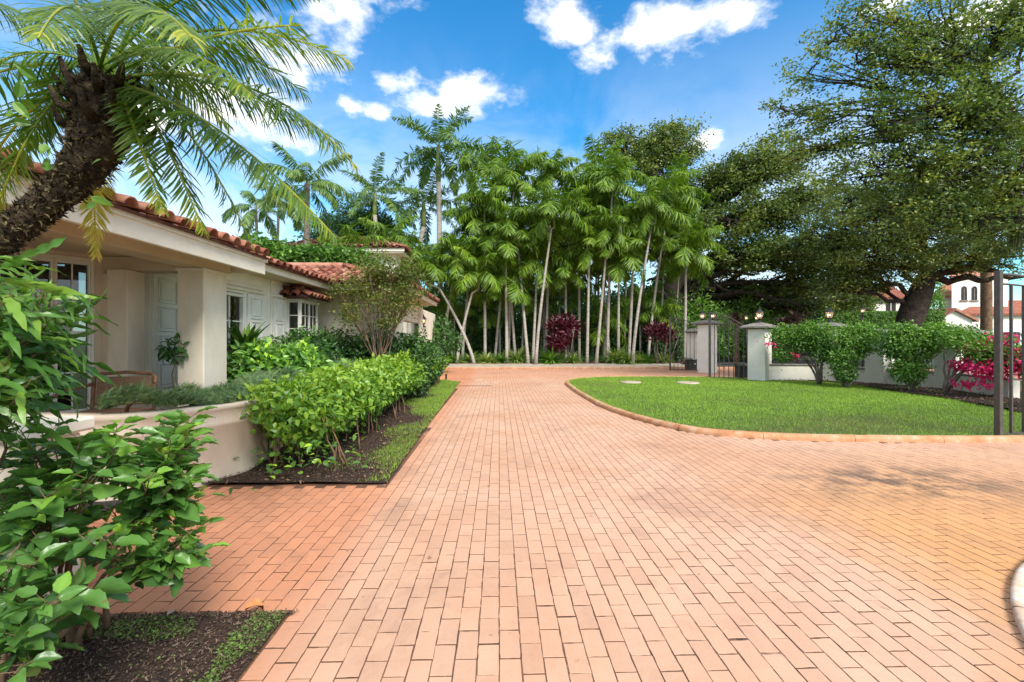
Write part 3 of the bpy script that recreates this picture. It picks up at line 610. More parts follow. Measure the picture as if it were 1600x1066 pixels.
def wall_run(a, b_, label, z=.57, top=1.72):
    a, b_ = np.array(a[:2]), np.array(b_[:2]); d = b_-a; L_ = np.linalg.norm(d); u = d/L_
    t = empty('garden_wall', (a[0],a[1],0), math.atan2(d[1], d[0])); tag(t, label, 'wall', 'low white walls with iron railing')
    MB().box(.24,-.11,-.05,L_-.24,.11,z,.01).build('wall_base', M['whitewall'], t)
    MB().box(.24,-.14,z,L_-.24,.14,z+.05,.012).build('coping', M['cap'], t)
    for zz in (z+.12, top-.08): MB().box(.2,-.012,zz,L_-.2,.012,zz+.025).build('rail', M['iron_dark'], t)
    n = int((L_-.5)/.115)
    mm = MB().box(-.007,-.007,z+.05,.007,.007,top).mesh('baluster', M['iron_dark'])
    for i in range(n): link('baluster', mm, t, (.25+(L_-.5)*(i+.5)/n, 0, 0))
wall_run(PB, P2, 'low white wall with iron railing between the two lantern piers')
wall_run(P2, P3, 'low white wall with railing right of the second lantern pier', .5, 1.6)
wall_run(P3, P4, 'low white wall with railing behind the third bougainvillea', .5, 1.6)
wall_run(P4, P5, 'low white wall with railing behind the magenta bougainvillea', .5, 1.6)
# gate pier beyond the left leaf, and its neighbour
PA = G(1109, 583)+FW*.25
pier(PA[:2], .75, 2.28, 'white gate pier with two lanterns behind the open gate leaves', .60, .5, None)
for dx, lb in ((-.22,'left one of the two lit lanterns on the far gate pier'),(.24,'right one of the two lit lanterns on the far gate pier')):
    l = empty('pier_lantern', (PA[0]+dx, PA[1], 2.2)); l.scale = (1.15,1.15,1.); lantern_mesh(l, 0); tag(l, lb, 'lantern', 'lit lanterns on the wall piers')
PC = W(1085, 580, 21.4); pier(PC[:2], .75, 1.95, 'white pier behind the left gate leaf, no lantern', .5, .36, None)
for px, py, lb in ((1166,497,'small far street lantern glowing left, between the gate and its right pier'),(1182,497,'small far street lantern glowing right, closest behind the gate pier')):
    p = W(px, py, 27); l = empty('street_lantern', (p[0],p[1],p[2]-.25)); lantern_mesh(l, 0); tag(l, lb, 'lantern', 'far lanterns behind the gate')
    MB().lathe([(.035,-2.45),(.03,.0)], (0,0,0), 8).build('post', M['iron_dark'], l)
p = W(1348, 490, 24); l = empty('post_lantern', (p[0],p[1],p[2]-.1)); lantern_mesh(l, 0); tag(l, 'pale unlit post lantern in front of the clipped hedge', 'lantern')
MB().lathe([(.05,-p[2]+.1),(.04,.0)], (0,0,0), 8).build('post', M['iron_dark'], l)
for o_ in l.children:
    if o_.name.startswith(('cap','base','cage')): pass

# ---------------------------------------------------------------- gate leaves
def gate(a, b_, h, low, nbar, label, bar=.012, post=.035, scroll=True, feet=.0):
    """free end at a (tall), hinge end at b_"""
    a, b_ = np.array(a[:2]), np.array(b_[:2]); d = b_-a; L_ = np.linalg.norm(d)
    t = empty('gate_leaf', (a[0],a[1],feet), math.atan2(d[1], d[0])); tag(t, label, 'gate', 'open wrought iron gate leaves')
    MB().box(-post,-post,.01,post,post,h,.004).build('stile', M['iron'], t)
    MB().box(L_-post,-post,.01,L_+post,post,low,.004).build('stile', M['iron'], t)
    top = lambda s: low + (h-.04-low)*math.cos(min(1,s/L_)*math.pi/2)**.8 if s < L_ else low
    MB().box(post,-.018,.03,L_-post,.018,.075).build('bottom_rail', M['iron'], t)
    c1 = MB().tube([(s, 0, top(s)) for s in np.linspace(0, L_, 14)], .018, 6).build('top_rail', M['iron'], t)
    MB().tube([(s, 0, top(s)-.14) for s in np.linspace(0, L_, 14)], .014, 6).build('lower_top_rail', M['iron'], t)
    for i in range(nbar):
        s = L_*(i+1)/(nbar+1); MB().box(s-bar,-bar,.075,s+bar,bar,top(s)-.14).build('bar', M['iron'], t)
        if nbar > 5: MB().lathe([(.008,0),(.026,.02),(.008,.04)], (s,0,1.5 if i%2 else .9), 8).build('collar', M['iron'], t)
    if scroll:
        m = MB()
        for i in range(nbar+1):
            s = L_*(i+.5)/(nbar+1); z = top(s)-.07; r = .045
            m.tube([(s+r*math.cos(q)*(1-q/12), 0, z+r*math.sin(q)*(1-q/12)) for q in np.linspace(0, 6.8, 11)], .006, 4)
        m.build('scroll', M['iron'], t)
        m = MB()
        for i in range(nbar-1):
            s = L_*(i+1.5)/(nbar+1); z = top(s)-.25; r = .06
            m.tube([(s+.03*math.sin(q*1.0), 0, z-q*.06) for q in np.linspace(0, 6.3, 9)], .006, 4)
        m.build('scroll', M['iron'], t)
    return t
hA = G(1109, 592.6); hB = W(1170, 590, 15.6)
gate(hA, hB, 2.42, 1.72, 7, 'open wrought iron gate leaf with scrolled arched top, hinged on the lantern pier')
lA = G(1047, 579); lB = W(1104, 580, 20.4)
gate(lA, lB, 2.45, 1.75, 8, 'open wrought iron gate leaf farther back, hinged at the pier with two lanterns')
rA = G(1560, 689); rB = W(1800, 690, 7.6)
gate(rA, rB, 2.40, 1.75, 13, 'near open iron gate leaf cut by the right edge, beside the magenta flowers', .015, .036, False, .02)
P6 = rB + np.array([.35,.1,0]); pier(P6[:2], .2, 2.0, 'white pier carrying the near iron gate leaf', .55, .46)
def opener(p, rz, label, arm):
    t = empty('gate_opener', (p[0],p[1],0), rz); tag(t, label, 'gate motor', 'gate opener boxes')
    MB().box(-.24,-.2,0,.24,.2,.46,.02).build('housing', M['green_box'], t)
    MB().box(-.26,-.22,.46,.26,.22,.50,.015).build('lid', M['green_box'], t)
    MB().lathe([(.035,0),(.035,.005)], (0,0,0), 12).build('badge', M['white'], t, (.06,-.205,.30), (R(90),0,0))
    MB().tube([(0,0,.53),(-.35*arm,.05,.55),(-.75*arm,.18,.53)], .018, 6).build('arm', M['iron'], t)
    MB().lathe([(.05,.50),(.05,.54)], (0,0,0), 10).build('pivot', M['iron'], t)
p = G(1167, 594); opener(p+FW*.2, .0, 'dark green gate motor box at the foot of the lantern pier', 1.)
p = G(1083, 579); opener(p+FW*.2, .1, 'dark gate motor box behind the farther gate leaf', .6)

a_, b_ = G(716,603.5), G(768,604.5)
dr = MB().box(a_[0], a_[1]-.02, .004, b_[0], a_[1]+.02, .014, .002).build('drain_slot', M['iron_dark']); tag(dr, 'thin dark drain slot across the brick drive at the end of the grass strip', 'drain')
p = G(697,594); ih = MB().lathe([(.03,0),(.03,.14),(.045,.15),(.045,.18),(.02,.19)], (0,0,0), 10).build('sprinkler_head', M['black_rub'], None, (p[0],p[1],.02)); tag(ih, 'small black sprinkler head standing at the far end of the bright hedge', 'sprinkler')
o = spots('leaf_litter', [(-1.1,2.5),(1.2,2.5),(2.6,14),(-1.2,14)], 150, .008, (.012,.03), 'dryleaf', w=.6); tag(o, kind='stuff')
# ---------------------------------------------------------------- the house
house = empty('house'); tag(house, 'long single-storey cream house with red barrel tile roof and porch', 'house')
def part(name, mat, parent=None, **k): return None
def hb(name, mat, x0,y0,z0,x1,y1,z1, bev=.006, parent=None): return MB().box(min(x0,x1),min(y0,y1),z0,max(x0,x1),max(y0,y1),z1,bev).build(name, M[mat], parent or house)
FZ = .22
# porch floor, column, pilasters, beams, soffit
hb('porch_floor','concrete',-8,4.55,0.02,-3.95,7.0,FZ)
hb('column','stucco',-4.16,6.0,FZ,-3.82,6.5,2.378,.01)
hb('column_base','stucco',-4.18,5.98,FZ,-3.80,6.52,FZ+.12,.01)
hb('column_cap','trim',-4.175,5.985,2.33,-3.805,6.515,2.376,.006)
hb('beam','soffit',-4.14,-2.0,2.38,-3.83,6.62,2.52)
hb('cross_beam','soffit',-5.6,6.02,2.34,-4.143,6.34,2.518)
hb('pilaster','stucco_pink',-4.98,5.92,FZ,-4.73,6.22,2.335,.008)
hb('pilaster','stucco_pink',-5.14,6.02,FZ,-4.983,6.20,2.30,.006)
hb('soffit','soffit',-8,-2.0,2.523,-3.452,6.72,2.56)
hb('fascia','trim',-3.45,-2.0,2.385,-3.40,6.72,2.58)
hb('fascia_lip','white',-3.40,-2.0,2.56,-3.375,6.74,2.615)
hb('fascia','trim',-3.9,6.66,2.40,-3.452,6.72,2.58)
# recess wall and panelled shutter seen between pilaster and column
hb('wall','whitewall',-4.95,6.34,0,-4.75,7.2,2.6)
def panel_shutter(x, y0, y1, z0, z1, npan, parent=None):
    t = MB().box(x, y0, z0, x+.035, y1, z1, .005).build('shutter', M['white'], house)
    h = (z1-z0-.08)/npan; mm = None
    for i in range(npan):
        a, b_ = z0+.07+i*h, z0+.02+(i+1)*h
        m = MB(); q = .018; yy0, yy1 = y0+.07, y1-.07
        for (u0,w0,u1,w1) in ((yy0,a,yy1,a+q),(yy0,b_-q,yy1,b_),(yy0,a+q,yy0+q,b_-q),(yy1-q,a+q,yy1,b_-q)): m.box(x+.035, u0, w0, x+.055, u1, w1, .003)
        m.box(x+.035, yy0+.045, a+.045, x+.05, yy1-.045, b_-.045, .006); m.build('panel', M['white'], t)
    return t
panel_shutter(-4.75, 6.36, 6.86, .30, 2.36, 5)
# porch window wall, set at an angle
E = np.array([-5.13, 6.02]); U = np.array([-math.sin(R(36.2)), -math.cos(R(36.2))]); NW = np.array([-U[1], U[0]]);
if NW[0] < 0: NW = -NW
def s_at(px):
    k = (px-780)/F          # X = k*Y
    return (k*E[1]-E[0])/(U[0]-k*U[1])
ang = math.atan2(U[1], U[0])
pw = empty('porch_wall', (E[0],E[1],0), ang, house)   # local x runs along U; outward normal is local +y or -y
sgn = 1 if np.dot(np.array([-math.sin(ang), math.cos(ang)]), NW) > 0 else -1
def lb(name, mat, x0, x1, z0, z1, y0, y1, parent, bev=.004):
    ya, yb = sorted((y0*sgn, y1*sgn)); return MB().box(x0, ya, z0, x1, yb, z1, bev).build(name, M[mat], parent)
sR, sRl, sM, sLl, sL0 = s_at(158), s_at(112), s_at(103), s_at(27), s_at(20)
ztop, zbot = 2.43, .52
lb('wall_panel','stucco_pink', -.08, sR, 0, 2.56, -.16, 0, pw)
lb('wall_panel','stucco_pink', sR, 3.4, ztop+.02, 2.56, -.16, 0, pw)
lb('wall_panel','stucco_pink', sR, 3.4, 0, zbot, -.16, 0, pw)
s2 = sL0+.62
lb('wall_panel','stucco_pink', s2, 3.4, zbot, ztop+.02, -.16, 0, pw)
lb('dark_room','dark_in', sR+.0, s2, zbot, ztop, -.9, -.86, pw)
def sash_window(x0, x1, z0, z1, nx, zr, parent, bars=2):
    """two sashes meeting at zr; frame, sashes, muntins, panes"""
    t = 'window'; w = lb(t,'white', x0, x1, z1-.045, z1, -.10, .02, parent)
    lb('frame','white', x0, x0+.022, z0, z1-.045, -.10, .02, w); lb('frame','white', x1-.022, x1, z0, z1-.045, -.10, .02, w)
    lb('sill','white', x0-.01, x1+.01, z0-.05, z0, -.10, .05, w)
    lb('meeting_rail','white', x0+.022, x1-.022, zr-.028, zr+.028, -.075, .0, w)
    lb('bottom_rail','white', x0+.022, x1-.022, z0, z0+.05, -.08, -.02, w)
    for a, c in ((z0+.05, zr-.028),(zr+.028, z1-.045)):
        lb('pane','glass', x0+.022, x1-.022, a, c, -.055, -.05, w, 0)
        for i in range(1, nx): q = x0+.022+(x1-x0-.044)*i/nx; lb('muntin','white', q-.006, q+.006, a, c, -.05, -.025, w, 0)
        for i in range(1, bars): q = a+(c-a)*i/bars; lb('muntin','white', x0+.022, x1-.022, q-.009, q+.009, -.05, -.027, w, 0)
    return w
w1 = sash_window(sR+.004, sM-.008, zbot, ztop, 2, 1.52, pw)
w2 = sash_window(sM+.006, sL0, zbot, ztop, 2, 1.52, pw)
w3 = sash_window(sL0+.02, s2, zbot, ztop, 2, 1.52, pw)
lb('mullion','stucco_pink', sM-.008, sM+.006, zbot, ztop, -.12, .025, pw)
lb('casing','trim', sR-.03, sR+.002, zbot-.05, ztop+.05, 0, .028, pw); lb('casing','trim', sR+.003, s2, ztop+.0, ztop+.045, 0.003, .028, pw)
lb('blind','blind', sR+.03, sM-.03, 1.62, ztop-.04, -.40, -.39, pw); lb('blind','blind', sM+.03, s2, 1.62, ztop-.04, -.40, -.39, pw)
lb('curtain','blind', sM+.12, sM+.20, zbot, ztop, -.30, -.28, pw)
# main wall beyond the column
MW = -4.45
hb('wall','white',MW-.2,7.0,0,MW,7.26,2.62); hb('wall','whitewall',MW-.2,7.26,2.24,MW,8.07,2.62); hb('wall','whitewall',MW-.2,7.26,0,MW,8.07,.9)
hb('wall','whitewall',MW-.2,8.07,0,MW,9.63,2.62); hb('wall','whitewall',MW-.2,9.63,0,MW,11.3,2.62)
def yw(px, X): return -X*F/(780-px)
def side_window(y0, y1, z0, z1, x, ny=2, nz=3, dark='dark_in'):
    w = hb('window','white',x-.06,y0,z1-.05,x+.03,y1,z1)
    hb('frame','white',x-.06,y0,z0,x+.025,y0+.05,z1-.05,parent=w); hb('frame','white',x-.06,y1-.05,z0,x+.025,y1,z1-.05,parent=w); hb('sill','white',x-.06,y0,z0-.06,x+.07,y1,z0,parent=w)
    hb('pane','glass',x-.045,y0+.05,z0,x-.04,y1-.05,z1-.05,0,parent=w); hb('room','dark_in',x-.19,y0+.01,z0,x-.18,y1-.01,z1-.05,0,parent=w)
    hb('blind','blind',x-.15,y0+.05,z0+.3,x-.14,y1-.05,z1-.05,0,parent=w)
    for i in range(1,ny): q = y0+.05+(y1-y0-.1)*i/ny; hb('muntin','white',x-.038,q-.012,z0,x-.01,q+.012,z1-.05,0,parent=w)
    for i in range(1,nz): q = z0+(z1-.05-z0)*i/nz; hb('muntin','white',x-.038,y0+.05,q-.01,x-.012,y1-.05,q+.01,0,parent=w)
    return w
side_window(7.28, 8.05, .92, 2.22, MW, 2, 3)
hb('window_head','trim',MW,7.2,2.28,MW+.05,8.72,2.34,.01); hb('window_head','trim',MW,7.24,2.35,MW+.03,8.68,2.42,.008)
panel_shutter(MW, 8.14, 8.66, .9, 2.25, 3); panel_shutter(MW, 9.05, 9.50, .9, 2.25, 3)
hb('window_head','trim',MW,9.0,2.28,MW+.05,9.56,2.34,.01)
hb('corner_trim','trim',MW,8.98,0,MW+.03,9.03,2.6)
# bay window
bay = hb('bay_window','white',MW,9.66,2.22,MW+.30,10.62,2.30)
hb('sill','white',MW,9.64,1.30,MW+.33,10.64,1.38,parent=bay); hb('apron','white',MW,9.70,.0,MW+.26,10.58,1.30,parent=bay)
for x0,y0,x1,y1 in ((MW,9.68,MW+.04,9.73),(MW+.22,9.68,MW+.28,9.75),(MW+.22,10.12,MW+.28,10.17),(MW+.22,10.53,MW+.28,10.60)): hb('post','white',x0,y0,1.38,x1,y1,2.22,parent=bay)
hb('pane','glass',MW+.04,9.70,1.38,MW+.22,9.705,2.22,0,parent=bay); hb('pane','glass',MW+.25,9.75,1.38,MW+.255,10.53,2.22,0,parent=bay)
hb('curtain','wicker',MW+.04,9.76,1.38,MW+.2,9.77,2.22,0,parent=bay); hb('room','dark_in',MW+.03,9.8,1.38,MW+.04,10.55,2.22,0,parent=bay)
for z in (1.66,1.94): hb('muntin','white',MW+.04,9.69,z,MW+.22,9.70,z+.02,0,parent=bay); hb('muntin','white',MW+.255,9.75,z,MW+.27,10.53,z+.02,0,parent=bay)
for y in (9.94,10.35): hb('muntin','white',MW+.2555,y,1.38,MW+.268,y+.018,2.22,0,parent=bay)
# upper eave over that wall, and the wing running across
hb('soffit','soffit',MW-.6,6.75,2.603,-3.952,10.7,2.64); hb('fascia','trim',-3.95,6.75,2.585,-3.90,10.6,2.68); hb('fascia_lip','white',-3.90,6.75,2.665,-3.875,10.6,2.70)
WY = 11.3
hb('wall','stucco',MW,WY,0,-2.55,WY+.2,2.6); hb('soffit','soffit',MW,10.66,2.603,-2.18,WY+.3,2.64); hb('fascia','trim',-3.90,10.6,2.585,-2.2,10.65,2.68); hb('fascia_lip','white',-3.875,10.575,2.665,-2.15,10.6,2.70)
# garage side
hb('fascia','trim',-2.2,10.65,2.585,-2.15,15.8,2.68); hb('fascia_lip','white',-2.15,10.6,2.665,-2.125,15.8,2.70)
hb('soffit','soffit',-2.75,WY+.3,2.603,-2.202,15.8,2.64)
hb('garage_header','stucco_pink',-2.75,WY+.2,1.95,-2.62,15.0,2.6)
for k in range(5): hb('siding_board','stucco_pink',-2.62,WY+.22,1.97+k*.12,-2.60-.0,14.98,2.075+k*.12,.008)
hb('wall','stucco',-2.75,WY+.2,0,-2.6,12.4,1.948); hb('wall','stucco',-2.78,15.0,0,-2.6,15.32,2.6,.01); hb('garage_back','dark_in',-4.2,12.4,0,-4.1,15.3,1.95); 
hb('wall','stucco',-2.9,16.3,0,-2.7,19.3,2.5); hb('wall','stucco',-5.2,WY+.2,0,-4.3,19.3,2.58)
hb('corbel','stucco',-2.6,14.7,1.5,-2.5,15.02,2.58)
# ---- roofs with barrel tiles
def barrel(len_=.42, r0=.085, r1=.068, n=7):
    """half round cover tile along +y, its fat open end at y=0; has thickness"""
    v = []; f = []
    for y, r in ((0,r0),(len_,r1)):
        for k in range(n+1):
            a = math.pi*k/n; v.append((math.cos(a)*r, y, math.sin(a)*r))
        for k in range(n+1):
            a = math.pi*k/n; v.append((math.cos(a)*(r-.013), y, math.sin(a)*(r-.013)))
    m = n+1
    for k in range(n): f += [(k,k+1,2*m+k+1,2*m+k),(m+k+1,m+k,3*m+k,3*m+k+1),(k+1,k,m+k,m+k+1),(2*m+k,2*m+k+1,3*m+k+1,3*m+k)]
    f += [(0,2*m,3*m,m),(n,m+n,3*m+n,2*m+n)]
    return MB().add([(x,y,z) for x,y,z in v], f, True).mesh('tile', M['tile'])
TILE = barrel()
def roof(name, O, A, B, w, l, pitch, step=.235, course=.36, singles=3, parent=house, hipR=0, hipL=0, slab=True, lift=.02):
    """O: eave corner; A: unit dir along the eave; B: unit horizontal dir up the slope"""
    O = np.array(O, float); A = np.array([*A,0.]); B = np.array([*B,0.]); up = B*math.cos(pitch)+np.array([0,0,1])*math.sin(pitch); N_ = np.cross(A, up); N_ = N_ if N_[2] > 0 else -N_
    rf = None; m = MB(); th = .03
    lo = [O-up*0.03, O+A*w-up*0.03, O+A*(w-hipR)+up*l, O+A*hipL+up*l]
    v = [p+N_*.0 for p in lo]+[p-N_*th for p in lo]; m.add(v, [(0,1,2,3),(7,6,5,4),(0,4,5,1),(1,5,6,2),(2,6,7,3),(3,7,4,0)]); rf = m.build(name, M['tile_under'], parent)
    Xv = np.cross(up, N_); rot = Matrix(np.array([Xv, up, N_]).T.tolist()).to_euler()
    nc = int(w/step); nr = max(1,int(l/course)); V_ = []; F_ = []; cnt = 0
    bv = np.array([list(v.co) for v in TILE.vertices]); bfc = [tuple(p.vertices) for p in TILE.polygons]; Rm = np.array([Xv, up, N_]).T
    acc = MB()
    for i in range(nc):
        s = (i+.5)*step
        for j in range(nr):
            t = j*course; fr = t/l
            if s < hipL*fr or s > w-hipR*fr: continue
            p = O+A*s+up*(t-.07)+N_*(lift+random.gauss(0,.004)+ (0.0 if j else .012))
            if j < singles:
                o = link('tile', TILE, rf, tuple(p), (rot[0]+random.gauss(0,.012), rot[1]+random.gauss(0,.02), rot[2]+random.gauss(0,.015)))
            else: acc.add((bv@Rm.T+p).tolist(), bfc, True)
    if acc.v: o = acc.build('tile_field', M['tile'], rf); tag(o, kind='stuff')
    return rf
PT = R(18)
roof('roof', (-3.36,-1.6,2.63), (0,1), (-1,0), 8.3, 3.0, R(13.5), singles=2)
roof('roof', (-3.86,6.6,2.715), (0,1), (-1,0), 4.2, 2.6, R(14), singles=2)
roof('roof', (-8.2,10.55,2.715), (1,0), (0,1), 6.1, 2.45, PT, singles=7, hipR=2.2)
roof('roof', (-2.11,10.5,2.715), (0,1), (-1,0), 5.4, 2.45, PT, singles=2, hipL=2.2)
rg = MB().tube([(x, 12.86, 3.49) for x in np.linspace(-8.2,-4.3,16)], .10, 8).build('ridge', M['tile'], house)
MB().tube([(-2.15+.0-2.2*t, 10.55+2.33*t, 2.75+.76*t) for t in np.linspace(0,1,9)], .09, 8).build('hip_ridge', M['tile'], house)
roof('bay_roof', (MW+.48,9.45,2.34), (0,1), (-1,0), 1.35, .50, R(26), .19, .3, 3); roof('bay_roof', (MW,9.42,2.34), (1,0), (0,1), .48, .25, R(30), .19, .3, 3, hipR=.2)
# wall lamp on the garage column
l = empty('wall_lamp', (-2.50, 15.12, 1.85)); l.scale = (.8,.8,.8); lantern_mesh(l, 0); tag(l, 'lit lantern on the garage column at the end of the house', 'lantern')
MB().box(-.13,-.03,.18,-.09,.03,.36,.01).build('bracket', M['iron_dark'], l); MB().tube([(-.1,0,.34),(-.05,0,.44),(0,0,.42)], .01, 6).build('hook', M['iron_dark'], l)
# ---- two-storey house behind
h2 = empty('neighbour_house', (0,0,0)); tag(h2, 'pale two-storey house with tiled roof behind the palms on the left', 'house')
def h2b(name, mat, *a, parent=None): return MB().box(*a, .01).build(name, M[mat], parent or h2)
h2b('wall','whitewall',-10.6,22,0,-4.9,28,5.5); h2b('wing_wall','whitewall',-14,23.5,0,-10.6,29,5.2); h2b('soffit','trim',-11.0,21.5,5.5,-4.5,28.5,5.56); h2b('fascia','trim',-11.05,21.45,5.56,-4.45,21.55,5.72)
roof('roof', (-11.1,21.4,5.75), (1,0), (0,1), 6.7, 3.4, R(20), .3, .42, 2, h2, hipR=3.1, hipL=3.1); roof('roof', (-4.42,21.4,5.75), (0,1), (-1,0), 6.4, 3.2, R(20), .3, .42, 1, h2, hipL=3.1, hipR=3.1)
for x in (-9.9,-7.9,-6.2):
    w = h2b('window','white',x-.5,21.93,3.3,x+.5,22.02,4.7); h2b('pane','glass',x-.44,21.91,3.36,x+.44,21.925,4.64,parent=w); 
    for q in (-.15,.15): h2b('muntin','white',x+q-.015,21.895,3.36,x+q+.015,21.91,4.64,parent=w)

# ---- curved planter
def arc_pts(c, r, a0, a1, n): return [np.array([c[0]+r*math.cos(a), c[1]+r*math.sin(a)]) for a in np.linspace(a0, a1, n)]
pl = empty('planter'); tag(pl, 'curved cream planter wall filled with low juniper beside the porch', 'planter')
outer = [G(*p)[:2] for p in [(150,790),(225,781),(295,765),(345,752),(385,740),(418,722),(440,703)]]
outer = [np.array([-4.3,4.15])]+[np.array(p) for p in smooth_poly(outer, 4, False)]+[np.array([-2.72,6.6]), np.array([-2.75,8.5]), np.array([-2.8,11.0])]
outer = [p for p in outer]
ip, _ = resample(outer, .12)
wallp = [(0,0),(0,.56),(.004,.565),(.004,.60),(0,.605),(0,.72),(.015,.735),(.015,.765),(.0,.78),(-.17,.78),(-.17,.2)]
wl = sweep('planter_wall', ip, wallp, M['stucco_pink'], pl)
JP = [np.array(p)+np.array([-.12,.1]) for p in outer] + [np.array([-4.3,11.0]), np.array([-4.3,7.1]), np.array([-3.8,6.7]), np.array([-3.72,5.9]), np.array([-3.70,5.1]), np.array([-4.3,4.5])]
soil = sheet('soil', JP, .66, M['mulch'], .2, .01); soil.parent = pl
# pier of a second planter at the lower left
t = empty('low_pier', (0,0,0)); tag(t, 'cream stucco end of a low wall behind the hibiscus bush', 'low wall')
MB().box(-3.6,2.42,0,-2.42,2.72,.92,.02).build('shaft', M['stucco_pink'], t); MB().box(-3.6,2.38,.92,-2.38,2.76,1.0,.015).build('coping', M['trim'], t)
p = G(95, 800); o = MB().box(-.4,-.25,.012,.4,.25,.03,.004).build('doormat', M['black_rub'], None, (p[0],p[1],0), (0,0,.1)); tag(o, 'dark doormat lying on the brick walk behind the hibiscus bush', 'doormat')
# bench
def bench():
    c = W(170, 600, 4.95); t = empty('wicker_bench', (c[0],c[1],FZ), R(8)); tag(t, 'brown wicker bench with curved rattan arms on the porch', 'bench')
    hw = .31
    m = MB(); m.box(-hw,-.25,.40,hw,.22,.45,.015); m.build('seat', M['wicker'], t)
    bk = MB(); v = []; 
    for j in range(7):
        for i in range(13):
            x = -hw+.03+(2*hw-.06)*i/12; z = .50+.30*j/6; y = .235+.10*(z-.5)+.02*math.cos((i-6)/6*1.5)
            v.append((x,y,z))
    f = [(j*13+i,j*13+i+1,(j+1)*13+i+1,(j+1)*13+i) for j in range(6) for i in range(12)]; n = len(v); v += [(a,b_+.02,c_) for a,b_,c_ in v]; f += [tuple(n+k for k in reversed(q)) for q in f]
    bk.add(v, f, True).build('backrest', M['wicker'], t)
    fr = MB().tube([(-hw,.22,.0),(-hw,.23,.45),(-hw,.27,.80),(-hw+.05,.285,.83),(0,.30,.85),(hw-.05,.285,.83),(hw,.27,.80),(hw,.23,.45),(hw,.22,.0)], .02, 8).build('back_frame', M['rattan'], t)
    MB().tube([(-hw,.25,.50),(0,.26,.49),(hw,.25,.50)], .013, 6).build('cross_rail', M['rattan'], t)
    for s in (-1,1):
        MB().tube([(s*hw,.26,.72),(s*(hw+.06),.12,.70),(s*(hw+.10),-.05,.66),(s*(hw+.09),-.22,.62),(s*(hw+.04),-.29,.52),(s*hw,-.27,.35),(s*hw,-.25,.0)], .02, 8).build('arm', M['rattan'], t)
        MB().tube([(s*hw,.22,.2),(s*hw,-.25,.2)], .012, 6).build('side_rail', M['rattan'], t)
    MB().tube([(-hw,-.25,.38),(hw,-.25,.38)], .016, 6).build('front_rail', M['rattan'], t)
bench()

